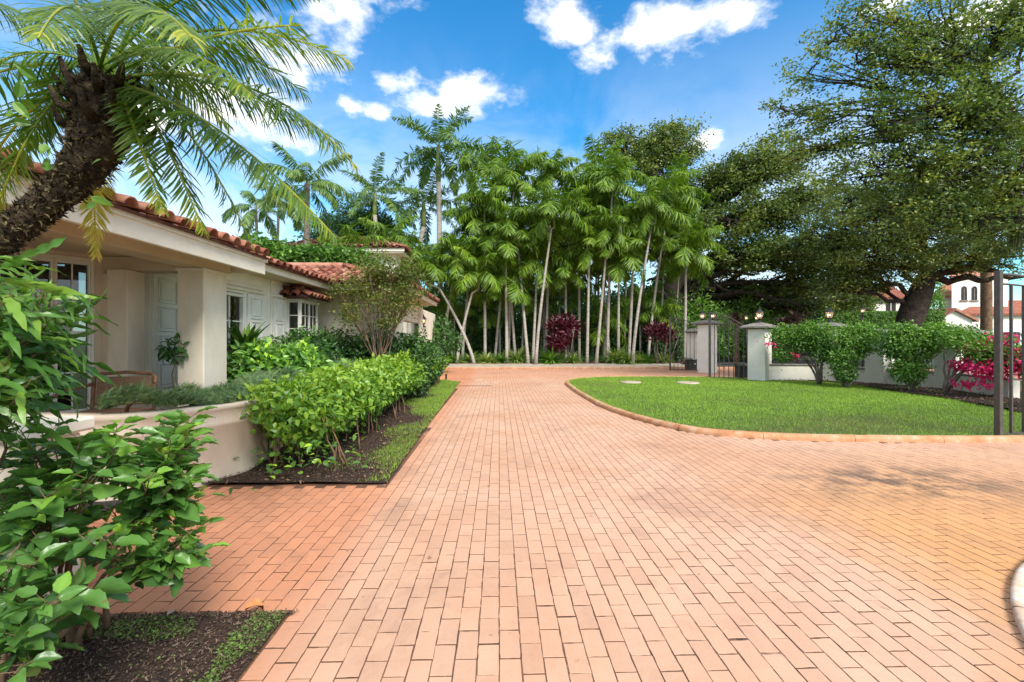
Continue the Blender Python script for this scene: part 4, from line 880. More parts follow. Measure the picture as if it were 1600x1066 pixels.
# ---------------------------------------------------------------- houses, van and hedge across the street
def far_house_b():
    t = empty('villa'); tag(t, 'white villa with square tower and two arched tower windows across the street', 'villa')
    d = 46.
    def pt(px, py, dd=d): return W(px, py, dd)
    B = MB
    def blk(name, px0, px1, py_top, dd, depth, mat='whitewall', zb=0., parent=None):
        a, c = pt(px0,py_top,dd), pt(px1,py_top,dd); m = MB(); u = c[:2]-a[:2]; L_ = np.linalg.norm(u); u /= L_; n = norm((a[:2]+c[:2])/2); ctr = (a[:2]+c[:2])/2+n*depth/2
        m.obox(ctr, u, n, L_/2, depth/2, zb, a[2]); return m.build(name, M[mat], parent or t), a, c, u, n
    tw, a, c, u, n = blk('tower', 1487, 1575, 432, d, 5)
    z = a[2]; m = MB(); e = .35
    P_ = [a[:2]-u*e-n*e, c[:2]+u*e-n*e, c[:2]+u*e+n*(5+e), a[:2]-u*e+n*(5+e)]; ctr = sum(P_)/4
    v = [(*p_, z) for p_ in P_]+[(*ctr, z+1.5)]; m.add(v, [(0,1,4),(1,2,4),(2,3,4),(3,0,4),(3,2,1,0)]); m.build('tower_roof', M['tile'], t)
    for pxc in (1506.5, 1522.5):
        q0, q1 = pt(pxc-4.6, 469, d), pt(pxc+4.6, 469, d); zt = pt(0,451,d)[2]; zb = q0[2]; r = np.linalg.norm(q1[:2]-q0[:2])/2; mid = (q0[:2]+q1[:2])/2-n*.03
        pts = [(-r,zb),(r,zb)]+[(r*math.cos(x), zt-r*.2+r*math.sin(x)) for x in np.linspace(0,math.pi,9)]
        v = [(*(mid+u*x), zz) for x,zz in pts]+[(*(mid+u*x+n*.3), zz) for x,zz in pts]; k = len(pts)
        w = MB().add(v, [tuple(range(k)),tuple(reversed(range(k,2*k)))]+[(i,(i+1)%k,k+(i+1)%k,k+i) for i in range(k)]).build('arched_window', M['dark_in'], t)
        MB().obox(mid-n*.04, u, n, r+.12, .1, zb-.14, zb-.003).build('sill', M['cap'], w); MB().obox(mid-n*.02, u, n, .03, .02, zb, zt).build('muntin', M['cap'], w)
    # gabled entrance with arch opening
    dd = 43.
    q0, q1 = pt(1459,0,dd), pt(1519,0,dd); u = q1[:2]-q0[:2]; L_ = np.linalg.norm(u); u /= L_; n = np.array([-u[1],u[0]]); ze = pt(0,499,dd)[2]; zr = pt(0,485,dd)[2]
    ar = L_*.30; zc = pt(0,516,dd)[2]-.2
    top = [(0,ze),(L_*.5,zr),(L_,ze)]
    arch = [(L_/2+ar*math.cos(x), max(.0,zc-1.0)+ar*math.sin(x)) for x in np.linspace(0,math.pi,11)]
    pts = [(0,0)]+top+[(L_,0)]+[(L_/2+ar,0)]+arch+[(L_/2-ar,0)]
    k = len(pts); o3 = q0[:2]
    v = [(*(o3+u*x),zz) for x,zz in pts]+[(*(o3+u*x+n*.4),zz) for x,zz in pts]
    MB().add(v, [tuple(reversed(range(k))),tuple(range(k,2*k))]+[(i,(i+1)%k,k+(i+1)%k,k+i) for i in range(k)]).build('entrance_gable', M['whitewall'], t)
    MB().obox(o3+u*L_/2+n*1.6, u, n, ar+.3, .1, 0, zc+ar).build('entrance_shade', M['dark_in'], t)
    for s in (0,1):
        x0, x1 = (-.35, L_/2) if s == 0 else (L_/2, L_+.35); za, zb = (ze-.25, zr) if s == 0 else (zr, ze-.25)
        v = [(*(o3+u*x0-n*.3),za),(*(o3+u*x1-n*.3),zb),(*(o3+u*x1+n*4),zb),(*(o3+u*x0+n*4),za)]; v += [(a_,b_,c_+.22) for a_,b_,c_ in v]
        MB().add(v, [(0,3,2,1),(4,5,6,7),(0,1,5,4),(1,2,6,5),(2,3,7,6),(3,0,4,7)]).build('gable_roof', M['tile'], t)
    # main body behind with long roof to the right
    bd, a, c, u, n = blk('main_wall', 1500, 1680, 490, 45., 7)
    z = a[2]; rp = [a[:2]-u*.4-n*.5, c[:2]+u*.4-n*.5, c[:2]+n*3.5-u*1, a[:2]+n*3.5+u*2.2]; v = [(*rp[0],z),(*rp[1],z),(*rp[2],z+1.5),(*rp[3],z+1.5)]; v += [(x,y,q-.2) for x,y,q in v]
    MB().add(v, [(0,1,2,3),(7,6,5,4),(0,4,5,1),(1,5,6,2),(2,6,7,3),(3,7,4,0)]).build('long_roof', M['tile'], t)
    wg, a, c, u, n = blk('wing_wall', 1467, 1490, 463, 50., 6)
    z = a[2]; v = [(*(a[:2]-u*.8-n*.6),z),(*(c[:2]+u*.6-n*.6),z),(*(c[:2]+u*.6+n*3),z+2),(*(a[:2]+u*.8+n*3),z+2)]; v += [(x,y,q-.2) for x,y,q in v]
    MB().add(v, [(0,1,2,3),(7,6,5,4),(0,4,5,1),(1,5,6,2),(2,6,7,3),(3,7,4,0)]).build('wing_roof', M['tile'], t)
far_house_b()
def far_house_a():
    t = empty('bungalow'); tag(t, 'low white house with dark red roof behind the clipped hedge', 'house'); d = 50.
    a, c = W(1345,464,d), W(1412,464,d); u = c[:2]-a[:2]; L_ = np.linalg.norm(u); u /= L_; n = norm((a[:2]+c[:2])/2)
    MB().obox((a[:2]+c[:2])/2+n*3, u, n, L_/2, 3, 0, a[2]).build('wall', M['whitewall'], t)
    for x0, x1 in ((.15,.72),(2.2,3.1)):
        w = MB().obox(a[:2]+u*(x0+x1)/2*1.25, u, n, (x1-x0)/2*1.2, .05, a[2]-2.2, a[2]-.3).build('window', M['dark_in'], t)
        MB().obox(a[:2]+u*(x0+x1)/2*1.25-n*.06, u, n, .04, .02, a[2]-2.2, a[2]-.3).build('muntin', M['white'], w)
    z = a[2]; e = .7; P_ = [a[:2]-u*e-n*e, c[:2]+u*e-n*e, c[:2]-u*1.6+n*3, a[:2]+u*1.2+n*3]
    v = [(*P_[0],z-.05),(*P_[1],z-.05),(*P_[2],z+1.7),(*P_[3],z+1.7)]; v += [(x,y,q-.2) for x,y,q in v]
    MB().add(v, [(0,1,2,3),(7,6,5,4),(0,4,5,1),(1,5,6,2),(2,6,7,3),(3,7,4,0)]).build('roof', M['tile'], t)
far_house_a()
def van():
    p = W(1556, 0, 33.); t = empty('parked_van', (p[0],p[1],0), R(-6)); tag(t, 'white van parked across the street in front of the villa', 'van')
    secs = [(-2.6,.95,1.15),(-2.5,.95,1.35),(-1.7,1.0,1.45),(-1.0,1.35,2.05),(-.6,1.4,2.2),(2.4,1.4,2.25),(2.6,1.3,2.1)]
    v = []; f = []
    for x, zs, zt in secs:
        for s, z in ((-1,.35),(-1,zs if zs<zt-.01 else zt-.1),(-.82,zt),(.82,zt),(1,zs if zs<zt-.01 else zt-.1),(1,.35)): v.append((x, s*.95 if abs(s)==1 else s*.95, z))
    k = 6
    for i in range(len(secs)-1):
        for j in range(k): f.append((i*k+j, i*k+(j+1)%k, (i+1)*k+(j+1)%k, (i+1)*k+j))
    f += [tuple(range(k-1,-1,-1)), tuple((len(secs)-1)*k+j for j in range(k))]
    MB().add(v, f, False).build('body', M['van'], t)
    MB().box(-.5,-.975,1.35,.7,-.945,1.95,.02).build('side_window', M['iron_dark'], t); MB().box(.85,-.975,1.35,2.3,-.945,1.95,.02).build('side_window', M['iron_dark'], t)
    MB().add([(-1.66,-.75,1.5),(-1.66,.75,1.5),(-1.02,.72,2.06),(-1.02,-.72,2.06)], [(0,1,2,3)]).build('windscreen', M['iron_dark'], t)
    for x in (-1.7,1.7):
        for s in (-1,1):
            w = MB().lathe([(.34,-.1),(.36,-.05),(.36,.05),(.34,.1)], (0,0,0), 18).build('wheel', M['black_rub'], t, (x,s*.88,.36), (R(90),0,0)); MB().lathe([(.2,-.105),(.2,.105)], (0,0,0), 12).build('rim', M['cap'], w)
    MB().box(-2.64,-.85,.8,-2.55,-.5,1.0,.02).build('headlight', M['cap'], t); MB().box(-2.64,.5,.8,-2.55,.85,1.0,.02).build('headlight', M['cap'], t)
van()
tag(MB().box(9.5,24.5,-.05,80,31,.01).build('street', surf('asphalt', (.05,.05,.05), (.08,.078,.075), scale=3)), kind='structure')
# ---------------------------------------------------------------- palms
LEAFLET = ([(0,.12,0),(0,-.12,0),(.3,.5,.0),(.3,-.5,0),(.68,.42,-.07),(.68,-.42,-.07),(1,0,-.22)], [(0,1,3),(0,3,2),(2,3,5),(2,5,4),(4,5,6)])
def frond_arrays(curve, n, ll, lw, droop=.3, start=.15, fwd=.6, plume=.25, taper=True, rr=.012, jitter=.12):
    """leaflets on both sides of a rachis given as an array of points"""
    C = np.asarray(curve, float); m = len(C); T = norm(np.gradient(C, axis=0)); upv = np.array([0,0,1.]); 
    Sd = norm(np.cross(T, upv+1e-4)); Up = np.cross(Sd, T)
    t = np.repeat(np.linspace(start, .995, n), 2); sg = np.tile([1,-1], n).astype(float); idx = t*(m-1); i0 = np.minimum(idx.astype(int), m-2); fr = (idx-i0)[:,None]
    P = C[i0]*(1-fr)+C[i0+1]*fr; tt = T[i0]; ss = Sd[i0]*sg[:,None]; uu = Up[i0]
    u = (t-start)/(1-start); ln = ll*(np.sin(np.pi*np.clip(.16+.80*u,0,1))**.6) if taper else np.full(len(t), ll)
    f_ = fwd*(.5+1.1*u**1.5)
    X = ss + tt*f_[:,None] + uu*(RNG.normal(.08,plume,len(t)))[:,None] - upv*droop*RNG.uniform(.6,1.4,len(t))[:,None] + RNG.normal(0,jitter,(len(t),3))
    Nn = uu + .35*RNG.normal(size=(len(t),3))*.6
    V, Fc, r = scatter(LEAFLET[0], LEAFLET[1], P, X, Nn, ln*RNG.uniform(.85,1.1,len(t)), lw*RNG.uniform(.85,1.15,len(t)), RNG.random(len(t))*.5+.2)
    # rachis
    n0 = len(V); k = 4; rv = []; 
    for i in range(m):
        q = rr*(1.-.8*i/(m-1))+.0015
        for a in range(k): rv.append(C[i]+Sd[i]*math.cos(a*math.pi/2+.8)*q+Up[i]*math.sin(a*math.pi/2+.8)*q)
    rf = []
    for i in range(m-1):
        for a in range(k):
            b_ = n0+i*k; rf += [(b_+a, b_+(a+1)%k, b_+k+(a+1)%k),(b_+a, b_+k+(a+1)%k, b_+k+a)]
    return np.concatenate([V, np.array(rv)]), np.concatenate([Fc, np.array(rf)]), np.concatenate([r, np.full(len(rv), .85)])
def arc_curve(L_, el0, bend, m=14, side=0.):
    p = np.zeros(3); out = [p.copy()]; 
    for i in range(m-1):
        t = i/(m-1); el = el0-bend*t**1.25; az = side*t*t; st = L_/(m-1)
        p = p+np.array([math.cos(el)*math.cos(az), math.cos(el)*math.sin(az), math.sin(el)])*st; out.append(p.copy())
    return np.array(out)
def frond_set(mat, L_, els, bends, n, ll, lw, **k):
    out = []
    for e, b_ in zip(els, bends):
        for s in (-.25,.3): V, Fc, r = frond_arrays(arc_curve(L_, R(e), R(b_), side=s), n, ll, lw, **k); out.append((e, np_mesh('frond', V, Fc, M[mat], r)))
    return out
GROVE = frond_set('lf_palm', 2.1, (62,50,34,12,-14), (66,84,98,95,60), 56, .72, .058, droop=.95, start=.14, rr=.022, plume=.5, jitter=.28)
ROYAL = frond_set('lf_royal', 3.8, (54,42,28,10,-8), (50,60,72,80,70), 66, .66, .075, droop=.4, plume=.5, start=.12, rr=.03)
COCO = frond_set('lf_royal', 3.2, (62,45,25,0,-30), (60,95,105,90,50), 56, .78, .07, droop=.95, start=.15, rr=.03)
def trunk_curve(a, b_, m=8, bow=0.):
    a, b_ = np.array(a, float), np.array(b_, float); out = []
    for i in range(m):
        t = i/(m-1); p = a*(1-t)+b_*t; s = 4*t*(1-t); h = t**.8
        q = np.array([a[0]+(b_[0]-a[0])*t**(1.0+bow), a[1]+(b_[1]-a[1])*t**(1+bow), a[2]+(b_[2]-a[2])*t]); out.append(q)
    return out
def palm(name, label, base, crown, fronds, nf, r0=.075, r1=.05, mat='bark_pale', shaft=.0, group=None, scale=1., spread=None, bow=.4, cat='palm tree'):
    base = np.array(base, float); crown = np.array(crown, float); rel = crown-base
    t = empty(name, tuple(base)); tag(t, label, cat, group)
    c = trunk_curve((0,0,-.1), rel, 10, bow); rad = [r0*1.25]+list(np.linspace(r0, r1, 9))
    if shaft: k = rel/np.linalg.norm(rel); c2 = c[:-1]+[np.array(rel)-np.array([0,0,shaft])]
    MB().tube(c if not shaft else c[:-1]+[np.array(rel)-np.array([0,0,shaft*.98])] if c[-2][2] < rel[2]-shaft else [p for p in c if p[2] < rel[2]-shaft]+[np.array([rel[0],rel[1],rel[2]-shaft])], rad[:len(c)] if not shaft or c[-2][2] < rel[2]-shaft else rad[:len([p for p in c if p[2] < rel[2]-shaft])+1], 9, wob=.06).build('trunk', M[mat], t)
    if shaft: MB().tube([(rel[0],rel[1],rel[2]-shaft),(rel[0],rel[1],rel[2]-shaft*.75),(rel[0],rel[1],rel[2]-shaft*.3),(rel[0],rel[1],rel[2]+.05)], [r1*1.05, r1*1.2, r1*1.0, r1*.6], 9).build('crownshaft', M['shaft'], t)
    az = random.random()*6.28
    for i in range(nf):
        az += 2.4+random.gauss(0,.15); fr = i/max(1,nf-1); k = min(len(fronds)//2-1, int(fr*len(fronds)/2+random.uniform(-.3,.3))); k = max(k,0)
        me = fronds[2*k+random.randrange(2)][1]; o = link('frond', me, t, (rel[0],rel[1],rel[2]-.12*fr), (random.gauss(0,.12), random.gauss(0,.10), az)); s = scale*random.uniform(.82,1.1)*(.62 if i < 2 and fronds is ROYAL else 1); o.scale = (s,s,s)
    return t
GR = 'slender pale-trunked palms of the grove'
# base px, base depth, crown px, crown py
gp = [(690,24.6,716,395),(713,24.2,748,425),(722,25.5,745,345),(742,24.0,664,415),(758,25.0,757,318),(772,25.6,786,430),(792,24.2,790,372),(794,25.4,803,275),(806,25.0,797,442),(826,24.0,806,350),(832,24.6,840,405),(837,23.6,866,330),(852,25.8,862,268),(884,25.4,884,420),(905,26.0,905,300),(917,24.2,921,382),(931,24.0,951,352),(948,24.6,957,280),(953,26.2,934,322),(966,24.8,967,400),(982,24.4,993,338),(988,23.8,1024,322),(1012,26,1050,298),(1070,25.0,1072,385)]
for i, (bx, d, cxp, cyp) in enumerate(gp):
    b_ = W(bx, 0, d); b_[2] = .05; c = W(cxp, cyp, d+random.uniform(-.3,.5))
    side = 'counting from the garage end' if i < 12 else 'counting from the iron gates'; k = i if i < 12 else 23-i
    lab = ['first','second','third','fourth','fifth','sixth','seventh','eighth','ninth','tenth','eleventh','twelfth'][k]+' slender pale palm of the grove '+side
    palm('grove_palm', lab, b_, c, GROVE, 15, .085, .05, shaft=.9, group=GR, scale=random.uniform(.92,1.12), bow=.35 if abs(bx-cxp) > 20 else 0)
for i, (bx, cxp, cyp) in enumerate([(700,702,440),(735,738,402),(766,762,360),(781,780,398),(815,822,385),(845,850,362),(872,878,352),(896,890,392),(925,936,348),(942,945,402),(975,980,362),(1000,1010,378),(1030,1040,352),(1052,1062,402)]):
    b_ = W(bx, 0, 27.2+.5*(i%3)); b_[2] = .1; palm('back_palm', ['first','second','third','fourth','fifth','sixth','seventh','seventh','sixth','fifth','fourth','third','second','first'][i]+' palm in the shaded back row of the grove, counting from the '+('garage' if i < 7 else 'gates'), b_, W(cxp, cyp, 27.4+.5*(i%3)), GROVE, 13, .07, .045, shaft=.8, group='back row palms of the grove', scale=1.05, bow=0)
def px_palm(name, label, bx, cxp, cyp, d, fr, nf, **k):
    b_ = W(bx, 0, d); b_[2] = 0; return palm(name, label, b_, W(cxp, cyp, d), fr, nf, **k)
px_palm('royal_palm','tall royal palm with green crownshaft rising above the left end of the grove',689,685,228,30,ROYAL,14,r0=.21,r1=.15,mat='bark_pale',shaft=2.4,scale=1.12,bow=0)
px_palm('royal_palm','royal palm with half hidden trunk between the tall royal palm and the house',640,662,318,31,ROYAL,15,r0=.2,r1=.15,shaft=1.6,scale=.95,bow=0)
px_palm('royal_palm','royal palm standing behind the house roof, its crown free against the sky',592,586,302,29,ROYAL,15,r0=.2,r1=.12,shaft=1.4,scale=.85,bow=0)
px_palm('coconut_palm','shaggy palm with grey trunk rising behind the two-storey house roof',477,480,288,20,COCO,15,r0=.15,r1=.12,mat='bark_grey',scale=.72,bow=0)
px_palm('coconut_palm','smaller palm left of the shaggy palm, beyond the porch roof',408,400,322,21,COCO,11,r0=.07,r1=.06,scale=.58,bow=0)
px_palm('coconut_palm','thin palm close right of the smaller one, beyond the porch roof',428,436,308,23,COCO,10,r0=.07,r1=.06,scale=.55,bow=0)
px_palm('royal_palm','palm crown above the sparse flowering shrub behind the roof',605,606,372,24,GROVE,10,r0=.08,r1=.06,shaft=.8,bow=0)
px_palm('royal_palm','low palm crown beyond the roof ridge, left of the sparse shrub',556,557,390,22,GROVE,10,r0=.08,r1=.06,shaft=.7,bow=0)
px_palm('royal_palm','tall palm standing behind the centre of the grove',935,935,258,31,GROVE,10,r0=.09,r1=.07,shaft=1.,scale=1.15,bow=0)
px_palm('royal_palm','tall palm behind the grove beside the royal palm trunk',735,738,262,30,GROVE,11,r0=.09,r1=.07,shaft=1.,scale=1.2,bow=0)
px_palm('royal_palm','tall palm behind the left middle of the grove',778,775,262,32,GROVE,10,r0=.09,r1=.07,shaft=1.,scale=1.2,bow=0)

# ---------------------------------------------------------------- broadleaf trees
def bez(a, b_, c, m=8, nz=.0):
    a, b_, c = map(lambda q: np.array(q, float), (a,b_,c)); out = []
    for i in range(m):
        t = i/(m-1); out.append((1-t)**2*a+2*t*(1-t)*b_+t*t*c+(RNG.normal(0,nz,3) if 0 < i < m-1 else 0))
    return np.array(out)
def tree(name, label, trunk, tr, blobs, mat='lf_oak', bark='bark_dark', leaf=.12, per=60, clump=.42, attach=None, limb_r=.16, sub_r=.035, cat='oak tree', twigs=True, group=None, up=.35, hang=0., kn=1., dens_=1.):
    """trunk: list of points; blobs: (centre, radii, number of leaf clumps)"""
    o0 = np.array(trunk[0], float); t = empty(name, tuple(o0)); tag(t, label, cat, group)
    TR = [np.array(p, float)-o0 for p in trunk]; wood = MB(); MB().tube(TR, tr, 12, wob=.10).build('trunk', M[bark], t)
    limbs = MB(); P = []; tops = TR[-max(2,len(TR)//2):]
    for ctr, rad, nc in blobs:
        nc = int(nc*dens_)
        ctr = np.array(ctr, float)-o0; rad = np.array(rad, float)
        a = min(TR[1:], key=lambda q: np.linalg.norm(q-ctr)+ (2.5 if q[2] > ctr[2]+.5 else 0)); mid = (a+ctr)/2+np.array([0,0,abs(ctr[2]-a[2])*.1+.3*kn])+RNG.normal(0,.4*kn,3)
        cur = bez(a, mid, ctr, 8, .10*kn); r0 = limb_r*min(1.4,max(.5,(rad.mean()/2))); limbs.tube(cur, list(np.linspace(r0, r0*.35, 8)), 7, wob=.12)
        ns = max(6, nc//5); ends = []
        for k in range(ns):
            s = cur[random.randint(3,7)]; u = rand_unit(1)[0]; e = ctr+u*rad*random.uniform(.55,.95)**1; 
            c2 = bez(s, (s+e)/2+RNG.normal(0,.25,3)*rad.mean()*.5+np.array([0,0,.15*rad[2]]), e, 6, .04*rad.mean()); limbs.tube(c2, list(np.linspace(sub_r*1.5, sub_r*.3, 6)), 5, cap=False); ends.append(c2)
        for k in range(nc):
            c2 = ends[k % ns]; q = c2[random.randint(3,5)] if random.random() < .45 else ctr+rand_unit(1)[0]*rad*random.uniform(.5,1.02)
            if twigs and random.random() < .6:
                s = c2[random.randint(2,4)]; limbs.tube([s, (s+q)/2+RNG.normal(0,.08,3), q], [sub_r*.5, sub_r*.35, sub_r*.15], 4, cap=False)
            P.append(q)
    limbs.build('limbs', M[bark], t)
    P = np.array(P); n = len(P)*per; cl = np.repeat(P, per, 0); cs = np.repeat(RNG.uniform(.55,1.3,len(P))*clump, per)[:,None]
    L = cl+RNG.normal(0,1,(n,3))*cs*np.array([.62,.62,.36]); L[:,2] -= hang*RNG.random(n)
    X = RNG.normal(size=(n,3)); X[:,2] *= .6; Nn = RNG.normal(0,.6,(n,3))+np.array([0,0,up*2])
    rn = np.clip(np.repeat(RNG.random(len(P))*.62, per)+RNG.random(n)*.34, 0, 1)
    scat_obj('crown', LEAFQ, L, X, Nn, leaf*RNG.uniform(.7,1.3,n), leaf*.55*RNG.uniform(.8,1.2,n), M[mat], t, rn)
    return t
def B(px, py, d, rx, ry, rz, n):   # a clump of crown seen at px, py
    return (W(px, py, d), (rx, ry, rz), n)
# oak behind the grove, horizontal limbs
gx = W(1062, 0, 31); gx[2] = 0
tree('oak_tree','huge spreading live oak behind the grove and gates with near horizontal limbs',
     [(gx[0],gx[1],-.2),(gx[0]+.1,gx[1],1.6),(gx[0]-.1,gx[1],3.2),(gx[0]-.6,gx[1],4.8),(gx[0]+.6,gx[1],6.4),(gx[0]+1.2,gx[1],8.6)], [1.1,.8,.7,.6,.5,.3],
     [B(980,238,33,2.4,2,1.7,110),B(1050,225,33,2.3,2,1.5,120),B(1020,262,33,2.6,2,1.5,90),B(1110,300,31,2.4,2,1.9,100),B(1160,270,30,2.4,2.2,1.8,130),B(1215,250,30,2.4,2.2,1.9,130),
      B(1140,350,29,2.6,2.4,1.6,110),B(1200,340,29,2.6,2.4,1.8,120),B(1255,320,29,2.6,2.4,2,120),B(1110,420,32,2.4,2,1.1,60),B(1170,400,29,2.6,2.4,1.2,100),B(1240,400,28,2.8,2.4,1.4,110),B(1225,455,30,3.0,2,.9,90),B(1160,455,31,2.6,2,.9,70),B(1290,430,29,2.4,2,1.3,90),
      B(1040,330,33,2.4,2,1.5,80),B(1005,385,33.5,2.4,2,1.5,80),B(955,340,34,2.4,2,1.5,70),B(1130,468,34,2.4,1.5,1.1,80),B(1200,480,34,2.6,1.5,.9,80),B(1270,478,33,2.6,1.5,.9,80),B(1330,470,33,2.2,1.5,.9,60),B(1080,440,35,2.4,1.5,1.4,70),B(1300,400,30,2.4,2,1.3,80)],
     leaf=.20, per=46, clump=.55, limb_r=.28, sub_r=.06)
m = MB(); ob = gx+np.array([0,0,4.6])
for e in ((1250,478,28),(1180,430,29),(1230,415,30),(980,470,30),(1010,440,31),(1295,455,28),(1140,455,29),(1120,395,30)):
    q = W(*e); c = bez(ob-np.array([0,0,random.uniform(0,1.2)]), (ob+q)/2+np.array([0,0,random.uniform(.3,1.2)]), q, 9, .14); m.tube(c, list(np.linspace(.25,.07,9)), 8, wob=.1)
o = m.build('great_limb', M['bark_dark'], [x for x in S.objects if x.name == 'oak_tree'][0]); o.location = -np.array(o.parent.location)
# oak across the wall with leaning trunk
q0 = W(1418, 0, 25)
tk = [np.array([q0[0],q0[1],-.2]), W(1420,505,25), W(1428,478,25), W(1440,452,25), W(1452,425,25.2), W(1440,395,25), W(1432,350,24.8), W(1440,290,24.5)]
tree('oak_tree','dark leaning oak beyond the wall in front of the clipped hedge', tk, [.62,.6,.58,.52,.42,.34,.26,.16],
     [B(1350,400,24,2.2,2,1.3,110),B(1400,420,24,1.8,2,.9,80),B(1385,350,23,2.2,2,1.6,120),B(1440,380,23,2.2,2,1.3,100),B(1500,400,24,2.2,2,1.0,80),B(1560,405,24,2.0,2,1.,70),B(1330,330,24,2.2,2,1.6,120),B(1290,370,25,2,2,1.5,90),
      B(1440,310,22,2.4,2,1.8,130),B(1520,330,22,2.4,2,1.8,120),B(1590,350,23,2.4,2,1.8,90),B(1310,440,25,1.3,1.5,1.,60),B(1350,440,26,1.4,1.5,.8,60)],
     leaf=.155, per=38, clump=.46, limb_r=.2, sub_r=.045)
m = MB()
for e0, e1, e2, ra in (((1448,440,25),(1500,410,25),(1560,424,24),.27),((1462,432,25.1),(1520,440,25),(1600,432,24),.2),((1432,470,25),(1400,440,25),(1330,420,24.5),.15)):
    c = bez(W(*e0), W(*e1), W(*e2), 9, .08); m.tube(c, list(np.linspace(ra,ra*.4,9)), 8, wob=.1)
o = m.build('great_limb', M['bark_dark'], [x for x in S.objects if x.name == 'oak_tree.001'][0]); o.location = -np.array(o.parent.location)
# nearer oak overhanging from the right
q0 = W(1790, 0, 13.5)
tk = [np.array([q0[0],q0[1],-.2]), W(1780,470,13.5), W(1740,380,13.6), W(1690,320,13.6), W(1640,270,13.5), W(1600,215,13.4), W(1560,150,13.3)]
tree('oak_tree','near oak reaching in over the lawn from the right edge', tk, [.5,.46,.42,.36,.3,.2,.12],
     [B(1560,60,13,1.5,1.5,1.2,150),B(1480,80,13,1.4,1.4,1.1,125),B(1410,110,13,1.3,1.3,.9,95),B(1340,100,13.2,1.1,1.2,.8,52),B(1300,175,13.2,1.1,1.2,.7,55),B(1365,190,13,1.3,1.3,.9,90),B(1450,180,12.8,1.5,1.4,1.1,140),B(1540,180,12.6,1.5,1.4,1.2,170),
      B(1590,260,12.6,1.3,1.3,1.1,120),B(1500,265,12.8,1.4,1.4,1.1,140),B(1420,260,13,1.3,1.3,1.,110),B(1350,275,13.4,1.3,1.3,.9,85),B(1280,235,13.6,1.0,1.1,.6,42),B(1460,330,13.2,1.2,1.2,.8,80),B(1390,335,13.6,1.1,1.2,.7,65),B(1540,340,12.8,1.1,1.2,.8,80),B(1600,20,12.8,1.2,1.3,.9,90),B(1450,20,13,1.1,1.2,.7,60),B(1390,40,13,1.0,1.1,.6,40),B(1300,65,13.2,1.0,1,.6,30),B(1262,115,13.4,.9,1,.5,26),B(1228,175,13.5,.9,1,.5,26),B(1340,22,13,1.0,1,.5,30),B(1240,235,13.6,.9,1,.5,26)],
     mat='lf_oak_near', leaf=.11, per=27, clump=.27, limb_r=.10, sub_r=.022, dens_=.78)
m = MB()
for e0, e1, e2, ra in (((1640,270,13.5),(1540,210,13.3),(1400,205,13),.075),((1600,215,13.4),(1500,150,13.2),(1345,165,13),.05),((1690,325,13.6),(1600,365,13.6),(1480,362,13.6),.13),((1690,320,13.6),(1560,250,13.4),(1500,262,13.2),.07),((1640,270,13.5),(1560,330,13.4),(1515,262,13.3),.07)):
    c = bez(W(*e0), W(*e1), W(*e2), 10, .05); m.tube(c, list(np.linspace(ra,ra*.3,10)), 7, wob=.1)
o = m.build('great_limb', M['bark_dark'], [x for x in S.objects if x.name == 'oak_tree.002'][0]); o.location = -np.array(o.parent.location)
# palm trunk and air plants near the right edge
b_ = W(1541, 0, 27); palm('date_palm','straight brown palm trunk in front of the white villa tower', (b_[0],b_[1],0), W(1541, 330, 27), COCO, 12, .27, .25, mat='bark_brown', scale=.9, bow=0)
STRAPS = [strap(c, 5) for c in (.3,.6,.95)]
def rosette(name, label, c, n, L_, w, mat, el=(20,80), cat='plant', group=None, rnd=(.1,.9), parent=None, part=False):
    t = empty(name, tuple(c)) if not part else None
    if t: tag(t, label, cat, group)
    Vs, Fs, Rs = [], [], []; off = 0
    for k in range(3):
        m_ = n//3; e = np.radians(RNG.uniform(*el, m_)); az = RNG.uniform(0,6.28,m_); X = np.c_[np.cos(e)*np.cos(az), np.cos(e)*np.sin(az), np.sin(e)]
        Nn = np.c_[-np.sin(e)*np.cos(az), -np.sin(e)*np.sin(az), np.cos(e)]
        V, Fc, r = scatter(*STRAPS[k], np.zeros((m_,3))+X*[.02,.02,0], X, Nn, L_*RNG.uniform(.7,1.15,m_), w*RNG.uniform(.8,1.2,m_), RNG.uniform(*rnd, m_)); Vs.append(V); Fs.append(Fc+off); Rs.append(r); off += len(V)
    me = np_mesh('leaves', np.concatenate(Vs), np.concatenate(Fs), M[mat], np.concatenate(Rs), smooth=True)
    o = link('leaves', me, t, None if t else tuple(c)); return t or o
for i, (px, py, d, lab) in enumerate([(1578,300,13.0,'big grey-green air plant hanging high on the near oak at the right edge'),(1520,345,13.2,'air plant lower on the near oak limb, left of the biggest one'),(1590,360,13.0,'shaggy air plant under the biggest one at the right edge')]):
    rosette('air_plant', lab, W(px,py,d), 150, [.75,.5,.7][i], .03, 'moss_air', (-60,80), 'air plant', 'air plants on the near oak')

